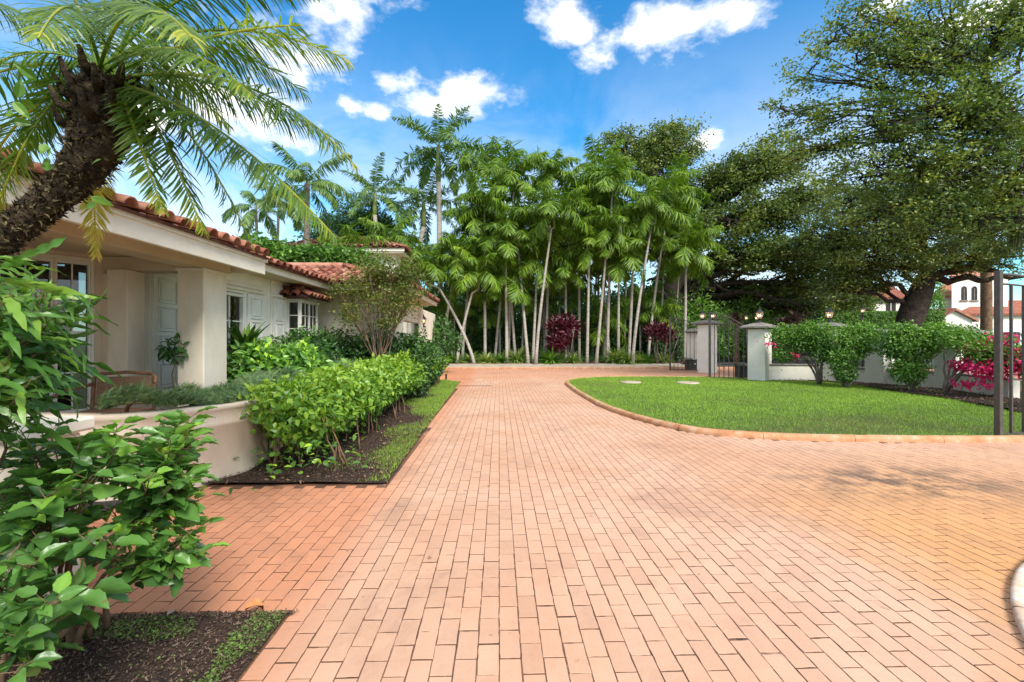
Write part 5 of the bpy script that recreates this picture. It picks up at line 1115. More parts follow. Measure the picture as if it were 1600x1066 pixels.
# ---------------------------------------------------------------- shrubs, hedges
def ell_points(c, r, n, shell=.35, zmin=None):
    u = rand_unit(n); k = 1-shell*RNG.random(n)**1.3; bump = 1+.13*np.sin(u[:,0]*7+c[0]*3)+.10*np.sin(u[:,1]*9+u[:,2]*6+c[1]); P = np.array(c)+u*np.array(r)*(k*bump)[:,None]
    if zmin is not None: P[:,2] = np.maximum(P[:,2], zmin+RNG.random(n)*.1)
    return P, u
def shrub(name, label, ells, n, leaf, mat, tmpl=LEAFQ, cat='shrub', group=None, stems=8, wr=.55, base=None, stem_r=.012, up=.5, ox=.3, bark='bark_brown', shell=.4, origin=None, rtop=.35):
    c0 = np.array(ells[0][0], float); o0 = np.array([c0[0],c0[1],0. if base is None else base]) if origin is None else np.array(origin, float)
    t = empty(name, tuple(o0)); tag(t, label, cat, group); Ps, Us = [], []
    tot = sum(np.prod(r)**.667 for _, r in ells); sm = MB()
    for c, r in ells:
        m_ = int(n*np.prod(r)**.667/tot); P, u = ell_points(np.array(c)-o0, r, m_, shell); Ps.append(P); Us.append(u)
    P = np.concatenate(Ps); u = np.concatenate(Us); zlo = .04; ok = P[:,2] > zlo; P, u = P[ok], u[ok]; n = len(P)
    X = u*ox+RNG.normal(0,.6,(n,3)); X[:,2] -= .1; Nn = u*.6+RNG.normal(0,.45,(n,3))+[0,0,up]
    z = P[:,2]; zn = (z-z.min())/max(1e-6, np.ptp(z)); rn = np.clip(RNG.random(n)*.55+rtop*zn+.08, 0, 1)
    scat_obj('foliage', tmpl, P, X, Nn, leaf*RNG.uniform(.65,1.25,n), leaf*wr*RNG.uniform(.8,1.2,n), M[mat], t, rn)
    for k in range(stems):
        c, r = ells[random.randrange(len(ells))]; e = np.array(c)-o0+rand_unit(1)[0]*np.array(r)*.7; b0 = np.array([(e[0])*.35+random.gauss(0,.05), e[1]*.35+random.gauss(0,.05), 0]) if len(ells) < 4 else np.array([e[0]+random.gauss(0,.12), e[1]+random.gauss(0,.12), 0])
        MB().tube(bez(b0, (b0+e)/2+RNG.normal(0,.05,3), e, 6, .01), list(np.linspace(stem_r*1.4, stem_r*.5, 6)), 5).build('stem', M[bark], t)
    return t
# bright hedge along the drive
ells = []
for k, y in enumerate(np.arange(4.95, 15.4, .42)):
    f_ = (y-4.95)/10.4; ells.append(((-2.18-.05*f_+random.gauss(0,.05), y, .66+.06*f_+random.gauss(0,.03)), (.46+.12*f_, .42, .40+.04*f_)))
ells[0] = ((-2.15,4.92,.66),(.42,.40,.30)); ells.insert(1, ((-2.5,5.25,.72),(.36,.4,.26)))
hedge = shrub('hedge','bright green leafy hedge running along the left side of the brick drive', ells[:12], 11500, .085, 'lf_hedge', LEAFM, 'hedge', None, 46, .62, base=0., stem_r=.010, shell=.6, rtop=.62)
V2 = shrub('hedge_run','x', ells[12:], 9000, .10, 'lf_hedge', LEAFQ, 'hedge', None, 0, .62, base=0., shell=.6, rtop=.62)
for c in list(V2.children): c.name = 'far_foliage'; c.parent = hedge; c.location = np.array(V2.location)-np.array(hedge.location)
bpy.data.objects.remove(V2)
# low leaves trailing under the hedge's near end
P = np.array([[-2.1+RNG.normal(0,.35), 5.0+RNG.normal(0,.4), .12+abs(RNG.normal(0,.12))] for _ in range(160)])-np.array(hedge.location)
scat_obj('low_foliage', LEAFM, P, RNG.normal(size=(160,3))*[1,1,.4], RNG.normal(0,.4,(160,3))+[0,0,1], .08, .05, M['lf_hib'], hedge)
# juniper mass in the planter
def juniper(name, poly, n, zf, parent=None, L_=(.05,.13), mat='lf_juniper'):
    P = np.array([p[:2] for p in poly]); q = RNG.uniform(P.min(0), P.max(0), (n,2)); q = q[in_poly(q[:,0],q[:,1],P) & (q[:,0]/q[:,1] > -.86)]; n = len(q)
    z = zf(q[:,0], q[:,1])*RNG.uniform(.55,1,n)+.70
    a = RNG.uniform(0,6.28,n); az = np.sin(q[:,0]*3+q[:,1]*2)*1.5+a*.5; X = np.c_[np.cos(az), np.sin(az)-.4, RNG.uniform(.0,1.,n)]
    k = 7; v = []; f = []
    for i in range(k):
        t = i/k; s = (1 if i % 2 else -1); v += [(t*.8,0,.0),(t*.8+.1,0,.0),(t*.8+.26,s*(.22-.1*t),.03*((i%3)-1))]; f.append((3*i,3*i+1,3*i+2))
    v += [(0,-.012,0),(0,.012,0),(1,0,0)]; f.append((3*k,3*k+1,3*k+2))
    o = scat_obj(name, (v,f), np.c_[q,z], X, rand_unit(n)+[0,0,.5], RNG.uniform(*L_,n), RNG.uniform(*L_,n)*1.0, M[mat], parent); return o
JZ = lambda x, y: .16+.07*np.sin(x*4.1+y*2.2)+.06*np.sin(y*5.3-x*3.)+.03*np.sin(x*11+y*9)
JPo = [p+ (np.array([.10,-.10]) if p[1] < 6.5 else np.array([.1,0])) for p in JP]
jt = tag(empty('juniper'), 'feathery grey-green juniper spreading over the curved planter', 'ground cover')
o = juniper('foliage', JPo, 62000, JZ, jt); tag(o, kind='stuff')
m = MB()
for k in range(40):
    x, y = -3.2+random.gauss(0,.5), 6.2+random.random()*3; m.tube([(x,y,.66),(x+random.gauss(0,.15),y+random.gauss(0,.15),.85)], .006, 4)
tag(m.build('stems', M['bark_brown'], jt), kind='stuff')
# dark hedges by the house
shrub('house_hedge','dark glossy hedge under the bay window against the house wall', [((-3.95,9.0+k*.55,.85),(.45,.5,.78+.04*math.sin(k*2))) for k in range(5)]+[((-3.5+k*.5,10.9,.85),(.5,.42,.80)) for k in range(4)], 15000, .11, 'lf_dark', LEAFQ, 'hedge', None, 14, .5)
shrub('house_hedge','leafy shrub with long mid-green leaves right beside the porch column', [((-3.72,7.1,.95),(.42,.45,.42)),((-3.55,7.7,.9),(.45,.45,.40)),((-3.6,8.3,.92),(.45,.4,.42))], 3400, .15, 'lf_hib', LEAFM, 'shrub', None, 12, .42)
c = W(384, 525, 7.7); rosette('strap_plant','clump of long upright sword leaves beside the white porch column',(c[0],c[1],c[2]-.30), 60, .62, .075, 'lf_mid', (38,86), 'plant')
c = W(272, 548, 5.85); shrub('potted_shrub','small leafy shrub seen through the gap between pilaster and column',[(c,(.13,.13,.16))], 120, .10, 'lf_dark', LEAFM, 'shrub', None, 3, .5, base=.25)
shrub('house_hedge','dark rounded shrub at the foot of the garage column', [(W(684,532,19)-np.array([0,0,0]),(1.0,.8,.9)),(W(670,545,19),(.8,.8,.8))], 3500, .15, 'lf_dark', LEAFQ, 'shrub', None, 4)
shrub('house_hedge','dark hedge along the garage front beside the sparse flowering shrub', [((-2.15,13.2+k*.6,.72),(.45,.5,.62)) for k in range(3)]+[((-2.35,12.2,.8),(.5,.6,.75))], 5200, .11, 'lf_dark', LEAFQ, 'hedge', None, 6)
# sparse shrub tree before the garage
c0 = W(590, 560, 10.2)
t = tree('flowering_shrub_tree','sparse multi-stemmed shrub tree with yellowish leaves in front of the tiled wing', [(c0[0],c0[1],.0),(c0[0],c0[1],.4),(c0[0]+.02,c0[1],.8)], [.05,.045,.04],
     [B(560,440,10.2,.42,.4,.5,30),B(585,415,10.3,.42,.4,.45,36),B(612,430,10.1,.45,.4,.5,40),B(635,465,10.2,.4,.4,.42,30),B(548,490,10,.32,.3,.3,16),B(600,480,10,.5,.4,.45,34),B(640,420,10.3,.3,.3,.35,18),B(655,445,10.3,.25,.3,.3,12),B(525,452,10.2,.22,.2,.12,8)],
     mat='lf_olive', bark='bark_brown', leaf=.07, per=26, clump=.19, limb_r=.03, sub_r=.010, cat='shrub tree', kn=.12)
m = MB()
for k in range(10):
    e = W(random.uniform(560,640), random.uniform(410,480), 10.2+random.uniform(-.3,.3))-c0*np.array([1,1,0]); e = e; b0 = np.array([random.gauss(0,.07),random.gauss(0,.07),0]); m.tube(bez(b0,(b0*1.5+e*np.array([.25,.25,.6])),e,8,.02), list(np.linspace(.016,.005,8)), 5)
m.build('stem', M['bark_grey'], t)
# trees and shrubs left behind the house
for lab, bl, mt_ in [('broad dark green tree behind the roof between the shaggy palm and the sparse shrub',[B(540,355,31,2.3,1.8,1.5,110),B(572,340,31,1.9,1.8,1.4,100),B(515,370,31,1.8,1.6,1.2,80),B(598,365,31,1.4,1.4,1.1,60)],'lf_dark'),
                ('low bright green foliage mass just beyond the porch roof',[B(425,395,18,.6,.7,.35,40),B(455,403,18,.7,.8,.3,40),B(398,385,18,.5,.6,.4,30),B(478,398,18,.5,.7,.35,30),B(520,402,18,.6,.7,.4,36),B(560,404,18,.5,.7,.35,30)],'lf_mid')]:
    q = W(540 if 'broad' in lab else 450, 0, 31 if 'broad' in lab else 18); tree('garden_tree', lab, [(q[0],q[1],0),(q[0],q[1],2.2),(q[0],q[1],3.6)], [.14,.12,.1], bl, mat=mt_, bark='bark_grey', leaf=.2, per=34, clump=.4, limb_r=.06, sub_r=.02, cat='tree')
# understorey behind the grove
under = [((-2.6,28.5,1.9),(2.2,1.2,2.0),'lf_dark','dark leafy shrub mass behind the grove next to the garage'),((1.2,29,1.8),(2.2,1.2,1.9),'lf_dark','dark understorey shrub behind the left middle of the grove'),((4.6,28.8,2.1),(2.1,1.2,2.1),'lf_hib','green understorey shrub behind the grove left of the red cordyline'),((8.2,29,1.9),(2.3,1.2,2.),'lf_dark','dark understorey shrub behind the red cordyline near the middle'),
         ((12.0,28,2.4),(2.3,1.2,2.3),'lf_mid','brighter green shrub right of the grove, behind the gates'),((15.6,29,2.1),(2.6,1.2,2.0),'lf_mid','green shrub below the big horizontal oak limb'),((9.8,26.4,1.3),(1.0,.7,1.1),'lf_dark','dark shrub between the last grove palms and the left gate leaf')]
for c, r, mt_, lab in under:
    shrub('understorey_shrub', lab, [(c,r),((c[0]+r[0]*.5,c[1]-.3,c[2]*.7),(r[0]*.6,r[1],r[2]*.7)),((c[0]-r[0]*.5,c[1]-.2,c[2]*.75),(r[0]*.6,r[1],r[2]*.7))], 6500, .24, mt_, LEAFQ, 'shrub', 'understorey shrubs behind the grove', 8, .4, stem_r=.03, shell=.7)
# distant woods behind everything: reads as one mass
P = []; 
for k in range(120):
    x = -16+k*.52+random.gauss(0,.4); y = 39+random.gauss(0,1.5)+(6 if x > 19 else 0); h = (6.6+1.2*math.sin(x*.5)+.8*math.sin(x*1.3)) if -5 < x < 16 else (5.0 if x < 17 else (5.0+.6*math.sin(x*1.7) if x < 35 else 2.6))
    p, u = ell_points((x,y,h*.5), (1.6,1.4,h*.52), 900, .5); P.append(p)
P = np.concatenate(P); n = len(P); o = scat_obj('woods', LEAFQ, P, RNG.normal(size=(n,3)), RNG.normal(0,.6,(n,3))+[0,-.3,.8], RNG.uniform(.3,.5,n), RNG.uniform(.16,.28,n), M['lf_dark']); tag(o, kind='stuff')
# fan-like low palms in the understorey
for i, (px, py, d) in enumerate([(850,470,27.5),(905,455,27.5),(1000,470,27.5),(760,480,27.5),(945,500,27),(710,490,27),(1030,490,27),(640,400,24)]):
    b_ = W(px,0,d); b_[2] = 0; palm('understorey_palm', ['arching young palm behind the red cordyline','young palm crown in the dark gap at the middle of the grove','young palm beside the oak trunk at the right of the grove','young palm in the left part of the grove shade','low young palm right of the red cordyline','low young palm nearest the garage','low young palm nearest the gates','young palm crown just above the garage roof'][i], b_, W(px,py,d), GROVE, 9, .05, .04, group='young palms under the grove', scale=.95, bow=0)
# red cordylines
for px, py, d, rx, lab in ((882,512,24.8,.95,'large dark red cordyline shrub in the middle of the grove'),(1032,520,24,.75,'dark red cordyline shrub behind the left gate leaf'),(872,535,24.4,.5,'small red cordyline in front of the large one')):
    c = W(px,py,d); c2 = c.copy(); t = empty('cordyline', (c[0],c[1],0)); tag(t, lab, 'shrub', 'red cordylines'); n = 700 if rx > .9 else 420; P, u = ell_points((0,0,c[2]), (rx,rx*.7,rx*.62), n, .8)
    scat_obj('foliage', STRAPS[1], P, u+RNG.normal(0,.5,(n,3))+[0,0,.5], u+RNG.normal(0,.4,(n,3))+[0,0,.6], RNG.uniform(.28,.5,n), RNG.uniform(.05,.09,n), M['lf_red'], t)
    
    for k in range(7): e = (random.gauss(0,rx*.4),random.gauss(0,rx*.3),c[2]); MB().tube([(e[0]*.4,e[1]*.4,0),(e[0]*.7,e[1]*.7,c[2]*.5),e], .02, 5).build('stem', M['bark_grey'], t)
# strap plants in front of the grove
row = [(712,566,'lf_spider'),(735,566,'lf_spider'),(762,565,'lf_spider'),(785,564,'lf_mid'),(808,570,'lf_spider'),(862,572,'lf_mid'),(893,566,'lf_spider'),(962,568,'lf_spider'),(980,568,'lf_spider'),(1005,567,'lf_mid'),(1035,566,'lf_spider'),(690,563,'lf_mid')]
ords = ['first','second','third','fourth','fifth','sixth','seventh','eighth','ninth','tenth','eleventh']
row.sort()
for i, (px, py, mt_) in enumerate(row):
    d = 24.25+.15*(i%3); c = W(px, 0, d); rosette('border_plant', (ords[i] if i < 11 else 'last')+' strap-leaved border plant along the grove edge, counting from the hedge', (c[0],c[1],.17), 150 if px not in (785,893) else 90, 1.05 if px in (808,862,962,980) else .75, .07, mt_, (10,80), 'plant', 'strap-leaved plants along the grove edge')
FB = [(-7,24.0),(10.5,24.0),(10.5,34),(-7,34)]
tag(sheet('grove_bed', FB, .15, M['mulch'], .4, .04), kind='structure')
tag(spots('mulch_chips', [(-6,23.9),(10.5,23.9),(10.5,26.5),(-6,26.5)], 16000, .17, (.04,.12)), kind='stuff')
for px in np.arange(640, 1060, 14):
    pass
n = 2600; q = np.c_[RNG.uniform(-3.5,9.8,n), RNG.uniform(25,27,n)]; o = scat_obj('ground_cover', STRAPS[0], np.c_[q, np.full(n,.18)], np.c_[RNG.normal(0,.5,(n,2)), np.ones(n)], rand_unit(n), RNG.uniform(.2,.5,n), .04, M['lf_dark']); tag(o, kind='stuff')
# bromeliads behind the wall
for px, py, d, L_, mt_, lab, e in ((1245,508,15.8,.62,'lf_brom','large purple bromeliad with broad leaves between the two pier lanterns',(25,85)),(1224,508,16.2,.5,'lf_brom','smaller dark bromeliad left of the large purple one',(15,75)),(1150,505,17.8,.6,'lf_brom','dark bromeliad behind the gate leaf with scrolled top',(15,80))):
    c = W(px,py,d); t = rosette('bromeliad', lab, (c[0],c[1],c[2]), 48, L_, .10, mt_, e, 'bromeliad', 'bromeliads behind the wall'); MB().tube([(0,0,-c[2]),(0,0,.05)], .05, 6).build('stem', M['bark_brown'], t)
# bougainvilleas on the wall
def bougain(label, ctrs, n, stempx, flowers=0, d0=14):
    ells = [(W(px,py,d),(rx,.30,rz)) for px,py,d,rx,rz in ctrs]; g = W(stempx, 0, d0); 
    t = shrub('bougainvillea', label, ells, int(n*1.5), .078, 'lf_mid', LEAFQ, 'bougainvillea', 'bougainvilleas trained along the wall', 0, .62, origin=(g[0],g[1],.08), shell=.75)
    m = MB(); 
    for k in range(9):
        e = ells[random.randrange(len(ells))]; q = np.array(e[0])-np.array(t.location)+rand_unit(1)[0]*np.array(e[1])*.8; m.tube(bez((random.gauss(0,.03),random.gauss(0,.03),0),(q[0]*.15,q[1]*.15,.7),q,8,.03), list(np.linspace(.035,.008,8)), 6)
    m.build('stem', M['bark_grey'], t)
    SP, SX = [], []
    for k in range(70):   # loose shoots beyond the mass
        c, r = ells[random.randrange(len(ells))]; u = rand_unit(1)[0]; u[2] = abs(u[2])*.9 if random.random() < .7 else u[2]; q = np.array(c)-np.array(t.location)+u*np.array(r)*.85; g_ = u+np.array([0,0,.4])+RNG.normal(0,.4,3); g_ = norm(g_)
        for j in range(7): SP.append(q+g_*.045*j*random.uniform(.6,1.4)+np.array([0,0,-.004*j*j])); SX.append(RNG.normal(0,1,3)+g_*.5)
    SP = np.array(SP); k = len(SP); sh_ = scat_obj('shoots', LEAFQ, SP, np.array(SX), RNG.normal(0,.5,(k,3))+[0,0,1], RNG.uniform(.05,.085,k), RNG.uniform(.03,.05,k), M['lf_mid'], t); tag(sh_, kind='stuff')
    if flowers:
        P, U_, = [], []
        for px,py,d,rx,rz,k in flowers: p, u = ell_points(W(px,py,d)-np.array(t.location),(rx,.32,rz),k,.5); p[:,:2] -= FW[:2]*.12; P.append(p); U_.append(u)
        P = np.concatenate(P); k = len(P); cl = P[RNG.integers(0,k,k)]; P = np.concatenate([P, cl+RNG.normal(0,.05,(k,3))]); k = len(P)
        scat_obj('flowers', LEAFM, P, RNG.normal(size=(k,3)), RNG.normal(0,.5,(k,3))+[0,-1,.6], RNG.uniform(.05,.08,k), RNG.uniform(.045,.06,k), M['flower'], t)
    return t
bougain('green bougainvillea next to the lantern pier with two tiny red blooms', [(1228,525,14.3,.55,.38),(1258,530,14,.55,.45),(1275,520,13.8,.5,.4),(1290,548,13.6,.4,.4),(1225,555,14.2,.35,.22)], 5200, 1282, [(1201,538,14.2,.1,.06,16),(1237,556,14,.09,.07,14)], 13.8)
bougain('bushy green bougainvillea filling the wall right of the second lantern pier', [(1322,530,13.2,.5,.42),(1345,535,13,.5,.42),(1318,562,13,.4,.35),(1350,515,13.2,.4,.22),(1320,585,12.9,.32,.22)], 4800, 1322, 0, 12.9)
bougain('widest green bougainvillea between the bare-capped pier and the magenta one', [(1410,520,12.2,.5,.3),(1430,545,12,.55,.45),(1420,580,11.9,.5,.35),(1455,530,11.9,.5,.4),(1395,540,12.2,.35,.4),(1475,520,11.8,.4,.25)], 6400, 1425, 0, 11.9)
bougain('bougainvillea covered in magenta blooms beside the near gate leaf', [(1500,530,11.2,.5,.3),(1530,545,10.8,.5,.4),(1560,550,10.4,.55,.4),(1600,560,10,.5,.4)], 3200, 1478, [(1512,547,10.9,.20,.12,80),(1541,542,10.6,.28,.16,150),(1500,570,10.9,.22,.14,120),(1530,580,10.5,.28,.2,170),(1560,575,10.2,.38,.2,200),(1518,600,10.6,.16,.07,50),(1497,600,10.7,.09,.07,30),(1590,560,10,.3,.25,160),(1556,530,10.4,.2,.1,50)], 11.2)
# clipped hedge across the street
a, c = W(1285, 0, 38), W(1475, 0, 38); L_ = np.linalg.norm(c-a); n = 42000; s = RNG.random(n)*L_; z = np.where(RNG.random(n) < .8, RNG.random(n), 1.)*3.7; u = (c-a)/L_; nn = np.array([u[1],-u[0],0])
P = a+u*s[:,None]; P[:,2] = z+.02*np.sin(s*3); dep = np.where(z > 3.6, RNG.random(n)*1.2, 0)+RNG.normal(0,.05,n); P += -nn*dep[:,None]
t = tag(empty('clipped_hedge'), 'long clipped bright green hedge in front of the low white house', 'hedge'); scat_obj('foliage', LEAFQ, P, RNG.normal(size=(n,3)), nn*1.+RNG.normal(0,.5,(n,3))+[0,0,.6], .16, .09, M['lf_topiary'], t)
cc2 = (a+c)/2-nn*.7; MB().obox(cc2, u[:2], nn[:2], L_/2, .6, 0, 3.5).build('hedge_core', M['lf_dark'], t)
for px, py, d, r, lab, mt_ in ((1345,478,40,1.1,'yellow-green shrub left of the low white house','lf_olive'),(1456,478,40,.9,'bright feathery tree between the oak trunk and the villa tower','lf_mid'),(1455,445,41,1.1,'','')):
    if lab: c = W(px,py,d); shrub('street_shrub', lab, [(c,(r,r,r*1.2))]+([(W(1452,452,41),(1.,1.,1.6))] if 'feathery' in lab else []), 2500, .22, mt_, LEAFQ, 'shrub', None, 4, stem_r=.04)

# ---------------------------------------------------------------- leaning date palm in the near left
pts = [(-330,760,2.35),(-160,520,2.35),(-45,412,2.4),(30,352,2.45),(95,300,2.5),(140,250,2.52),(158,205,2.55),(165,160,2.55),(168,128,2.55)]
rad = [.075,.07,.065,.07,.082,.105,.132,.132,.105]
TP = [W(*p) for p in pts]; b0 = TP[0].copy(); b0[2] = -.05; b0[0] -= .25; TP = [b0]+TP; rad = [.13]+rad
o0 = TP[0]; dp = empty('pygmy_date_palm', tuple(o0)); tag(dp, 'leaning fibrous-trunked date palm arching in over the porch at the upper left', 'palm tree')
dense = resample3 = []
TPn = np.array(TP)-o0
def dens(P, n):
    P = np.array(P); d = np.r_[0, np.cumsum(np.linalg.norm(np.diff(P,axis=0),axis=1))]; t = np.linspace(0,d[-1],n); return np.stack([np.interp(t,d,P[:,k]) for k in range(3)],1), d, t
Q, dcum, tq = dens(TPn, 60); rq = np.interp(tq, dcum, rad)*(1+.05*np.sin(tq*60))
MB().tube(Q, list(rq), 22, wob=.10).build('trunk', M['boot'], dp)
n = 9000; k = RNG.integers(4, 60, n); tn = norm(np.gradient(Q, axis=0)); rd = np.cross(tn[k], rand_unit(n)); rd = norm(rd); P = Q[k]+rd*rq[k][:,None]*RNG.uniform(.93,1.06,n)[:,None]+tn[k]*RNG.uniform(-.03,.03,n)[:,None]
o = scat_obj('fibres', ([(0,-.5,0),(0,.5,0),(.6,.3,.1),(1,0,.3)],[(0,1,2,3)]), P, rd*.6+tn[k]*.4+RNG.normal(0,.6,(n,3)), RNG.normal(size=(n,3)), RNG.uniform(.012,.042,n), RNG.uniform(.004,.02,n), surf('boot_fibre', (.010,.007,.004),(.05,.034,.018), c3=(.15,.12,.055), scale=30, use_rnd=True, obj_var=.8, bump=0), dp); tag(o, kind='stuff')
m = MB()
for i in range(26):   # cut leaf bases under the crown
    a = i*2.4; h = .30*(i/26); c = TPn[-1]-np.array([0,0,h]); r = .13+.05*(h/.3); d_ = np.array([math.cos(a),math.sin(a),0]); m.tube([c+d_*r*.6, c+d_*(r+.03)+[0,0,.03], c+d_*(r+.06)+[0,0,.11]], [.03,.022,.010], 6)
m.build('leaf_base', M['boot'], dp)
C0 = W(170,118,2.55)
fr = [  # control, tip (photo px, depth), leaflet length, material
 ((330,-10,2.5),(545,95,2.7),.27,'lf_date'),((400,70,2.4),(558,262,2.45),.28,'lf_date'),((330,150,2.3),(525,372,2.2),.27,'lf_date'),((330,95,2.9),(535,225,3.3),.27,'lf_date'),
 ((280,130,2.6),(395,385,2.7),.22,'lf_date'),((240,160,2.5),(318,362,2.4),.22,'lf_date'),((140,190,3.0),(150,400,2.95),.19,'lf_yellow'),((330,-100,2.6),(500,-20,2.8),.27,'lf_date'),
 ((260,-140,2.4),(420,-120,2.2),.26,'lf_date'),((160,-160,2.6),(190,-330,2.7),.25,'lf_date'),((90,-120,2.6),(-20,-190,2.8),.25,'lf_date'),((60,0,2.6),(-120,-20,2.8),.25,'lf_date'),
 ((30,70,2.6),(-150,180,2.7),.25,'lf_date'),((70,110,2.5),(-10,340,2.4),.24,'lf_date'),((20,130,2.8),(-90,400,2.9),.24,'lf_date'),((200,-60,1.9),(300,60,1.35),.22,'lf_date'),
 ((260,20,2.2),(395,150,2.0),.24,'lf_date'),((120,-60,2.1),(60,60,1.6),.22,'lf_date'),((120,60,3.0),(40,230,3.4),.24,'lf_date'),((230,60,3.1),(360,200,3.5),.25,'lf_date'),((180,-50,3.0),(250,-20,3.6),.25,'lf_date'),
 ((250,90,2.7),(450,330,2.95),.25,'lf_date'),((60,40,2.4),(-60,130,2.2),.22,'lf_date'),((210,200,2.4),(255,330,2.3),.16,'lf_date'),((320,10,2.8),(480,150,3.1),.27,'lf_date'),((330,40,2.3),(470,40,2.2),.27,'lf_date')]
for ct, tp, ll, mt_ in fr:
    a = C0+RNG.normal(0,.035,3)*[1,1,.6]; cur = bez(a-o0, W(*ct)-o0, W(*tp)-o0, 22)
    L_ = np.linalg.norm(np.diff(cur,axis=0),axis=1).sum(); V, Fc, r = frond_arrays(cur, int(L_*60), ll*.95,   .0105, droop=.5, start=.16, fwd=.75, plume=.25, rr=.010, jitter=.07)
    tt = np.linalg.norm(V-cur[-1], axis=1); r = np.where(tt < .45, np.clip(r+.28*(1-tt/.45)+.1,0,1), r)
    link('frond', np_mesh('frond', V, Fc, M[mt_], r), dp)
# vine leaves and a basket fern on the trunk
vt = tag(empty('climbing_vine'), 'yellow-green climbing vine leaves on the fibrous palm trunk', 'vine')
VL = [(78,232,2.3),(95,245,2.32),(60,262,2.3),(240,180,2.5),(255,205,2.5),(232,200,2.48),(250,170,2.5),(185,258,2.3),(12,150,2.2),(5,140,2.2),(20,170,2.25),(150,110,2.35),(60,120,2.3),(40,205,2.3),(270,190,2.55),(165,262,2.3),(145,310,2.3),(100,200,2.35),(45,275,2.35)]
for k, p in enumerate(VL[:17:2]+VL[3:9]):
    for _ in range(2):
        P = W(*p)[None]+RNG.normal(0,.03,(1,3)); X = RNG.normal(0,1,(1,3))*[1,.4,.6]+[0,0,-.3]; V, Fc, r = scatter(*LEAFM, P, X, RNG.normal(0,.5,(1,3))+[0,-1,.3], RNG.uniform(.05,.10), .045); link('leaf', np_mesh('leaf', V, Fc, M['lf_mid'], r*.5+.4), vt)

# ---------------------------------------------------------------- hibiscus bush in the near left corner
def leaf_variants(tm, mat, k, name='leaf'):
    out = []
    for i in range(k):
        v = np.array(tm[0], float); v[:,2] += RNG.normal(0,.025,len(v)); v[:,1] *= RNG.uniform(.85,1.1); v[:,2] -= RNG.uniform(0,.25)*v[:,0]**2
        out.append(np_mesh(name, v, np.array(tm[1]), M[mat], np.full(len(v), .1+.8*i/(k-1)), smooth=True))
    return out
OV = []; fc = []    # toothed broad leaf with more detail
n_ = 9; tt = np.linspace(0,1,n_)
hw = .33*np.sin(np.pi*np.clip(tt**.72,0,1))**.85; hw[0] = .02; hw[-1] = .0
for i in range(n_):
    z = -.16*tt[i]**2+.02; w = hw[i]*(1+(.07 if i % 2 else -.05)); OV += [(tt[i],w,z+w*.35),(tt[i],w*.5,z+w*.12+.008),(tt[i],0,z-.012),(tt[i],-w*.5,z+w*.12+.008),(tt[i],-w,z+w*.35)]
for i in range(n_-1):
    for j in range(4): fc.append((i*5+j,i*5+j+1,i*5+5+j+1,i*5+5+j))
BROAD = (OV, fc)
HV = leaf_variants(BROAD, 'lf_hib', 9)
LV = []; lf = []
tt = np.linspace(0,1,13)
for i, t_ in enumerate(tt):
    w = .075*math.sin(math.pi*min(1,t_*.9+.06))**.6*(1+.3*math.sin(t_*26)); w = w if i < 12 else .003; z = -.5*t_**2+.02*math.sin(t_*18); LV += [(t_*(1-.1*t_),w,z+.01),(t_*(1-.1*t_),0,z),(t_*(1-.1*t_),-w,z+.01)]
for i in range(12): b_ = i*3; lf += [(b_,b_+1,b_+4,b_+3),(b_+1,b_+2,b_+5,b_+4)]
SV = leaf_variants((LV,lf), 'lf_fern', 7)
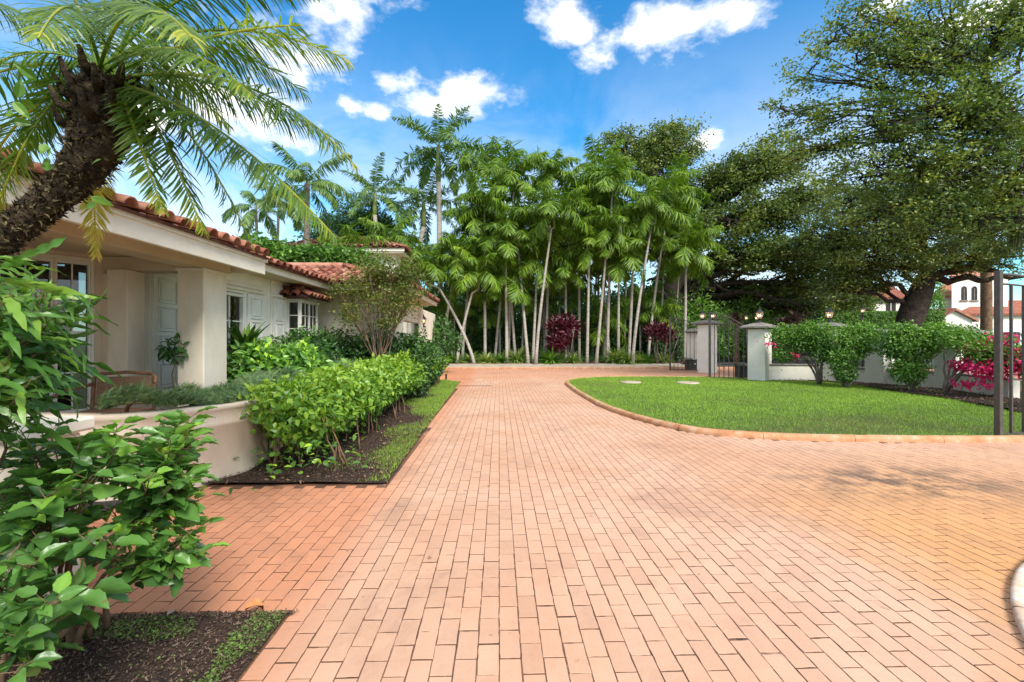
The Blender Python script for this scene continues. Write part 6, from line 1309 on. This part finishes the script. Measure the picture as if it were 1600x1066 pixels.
def leafy_bush(name, label, cat, base, tips, per_tip, Lr, variants, bark, single=300, stem_r=.013, spread=.13, along=.5, nmain=9, up=.15, bright=.3, wfac=1., roll=.5, dn=-.22):
    base = np.array(base, float); t = empty(name, tuple(base)); tag(t, label, cat); m = MB(); leaves = []
    mains = []
    for k in range(nmain):
        a = np.array([random.gauss(0,.09), random.gauss(0,.07), 0]); g = tips[random.randrange(len(tips))]-base; e = a*1.5+g*np.array([.62,.62,.62]); cur = bez(a, a+np.array([g[0]*.12,g[1]*.12,g[2]*.45]), e, 9, .008); mains.append(cur); MB().tube(cur, list(np.linspace(stem_r*1.3, stem_r*.6, 9)), 7, wob=.08).build('stem', M[bark], t)
    for tp in tips:
        g = np.array(tp)-base; cands = [(np.linalg.norm(c[j]-g)+max(0,c[j][2]-g[2])*2, c[j]) for c in mains for j in (3,4,5,6,7,8)]; s = min(cands, key=lambda q: q[0])[1]
        cur = bez(s, (s+g)/2+np.array([0,0,-.03])+RNG.normal(0,.03,3), g, 8, .006); m.tube(cur, list(np.linspace(stem_r*.45, stem_r*.16, 8)), 5)
        for j in range(per_tip):
            f_ = 1-along*(j/per_tip)**1.2; q = cur[0]*(1-f_)+cur[-1]*f_; i0 = min(6,int(f_*7)); q = cur[i0]+(cur[i0+1]-cur[i0])*(f_*7-i0); td = norm(cur[i0+1]-cur[i0]); az = j*2.4+random.random(); 
            dr = np.array([math.cos(az), math.sin(az), random.uniform(-.25,.5)]); dr = norm(dr+td*.6+np.array([0,0,up])); pet = random.uniform(.02,.05); q2 = q+dr*pet
            m.tube([q, q2], [.0016,.0012], 3, cap=False); ln = random.uniform(*Lr)*(.62+.38*min(1,(1-f_)*3+.25)) if random.random() < .7 else random.uniform(*Lr)*.6
            leaves.append((q2, norm(dr+np.array([0,0,dn*random.uniform(.3,2)])), ln, f_))
    tag(m.build('twigs', M[bark], t), kind='stuff')
    # the leaves that show largest stand alone, the rest is one mesh
    def key(lf_): p = lf_[0]+base; d = p@FW; x = 800+F*(p@RT)/d; return -(lf_[2]/d) if (-30 < x < 1600 and d > .4) else 0
    leaves.sort(key=key); rest = []
    for i, (q, dr, ln, f_) in enumerate(leaves):
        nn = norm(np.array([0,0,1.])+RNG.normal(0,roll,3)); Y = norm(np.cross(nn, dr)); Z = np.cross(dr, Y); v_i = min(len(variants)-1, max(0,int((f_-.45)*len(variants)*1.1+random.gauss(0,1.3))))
        if i < single:
            o = link('leaf', variants[v_i], t); o.matrix_local = Matrix(((dr[0]*ln,Y[0]*ln*wfac,Z[0]*ln,q[0]),(dr[1]*ln,Y[1]*ln*wfac,Z[1]*ln,q[1]),(dr[2]*ln,Y[2]*ln*wfac,Z[2]*ln,q[2]),(0,0,0,1)))
        else: rest.append((q, dr, nn, ln, v_i))
    if rest:
        vv = variants[len(variants)//2]; tv = [list(v.co) for v in vv.vertices]; tf = [tuple(p.vertices) for p in vv.polygons]
        o = scat_obj('foliage', (tv, tf), [r[0] for r in rest], [r[1] for r in rest], [r[2] for r in rest], np.array([r[3] for r in rest]), np.array([r[3] for r in rest]), variants[0].materials[0], t, np.array([.1+.8*r[4]/(len(variants)-1) for r in rest]), True); tag(o, kind='stuff')
    return t
g0 = G(105, 1015); rng = random.Random(5)
tips = []
zones = [((30,300),(668,760),(1.75,2.25),38),((200,315),(740,830),(1.8,2.2),13),((250,335),(830,880),(1.75,2.0),5),((-60,220),(740,900),(1.5,2.2),36),((-60,90),(880,1000),(1.35,1.9),12),((-40,40),(980,1060),(1.3,1.7),6),((230,310),(650,700),(1.9,2.2),7)]
for (x0,x1),(y0,y1),(d0,d1),k in zones:
    for _ in range(k): tips.append(W(rng.uniform(x0,x1), rng.uniform(y0,y1), rng.uniform(d0,d1)))
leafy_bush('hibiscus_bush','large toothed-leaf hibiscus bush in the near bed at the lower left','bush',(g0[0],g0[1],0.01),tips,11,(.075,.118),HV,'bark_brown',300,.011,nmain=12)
tips = []
for _ in range(58): x = rng.uniform(-100,58); tips.append(W(x, rng.uniform(405+max(0,x)*.8,650), rng.uniform(1.45,1.95)))
for _ in range(8): tips.append(W(rng.uniform(60,95), rng.uniform(452,500), rng.uniform(1.6,1.8)))
g1 = W(-60, 0, 1.75); leafy_bush('strap_fern','lush fern-like plant with long wavy drooping leaves at the left edge','fern',(g1[0],g1[1],.01),tips,10,(.13,.24),SV,'bark_brown',290,.008,nmain=9,up=.0,wfac=1.0,roll=.8,dn=-.35)
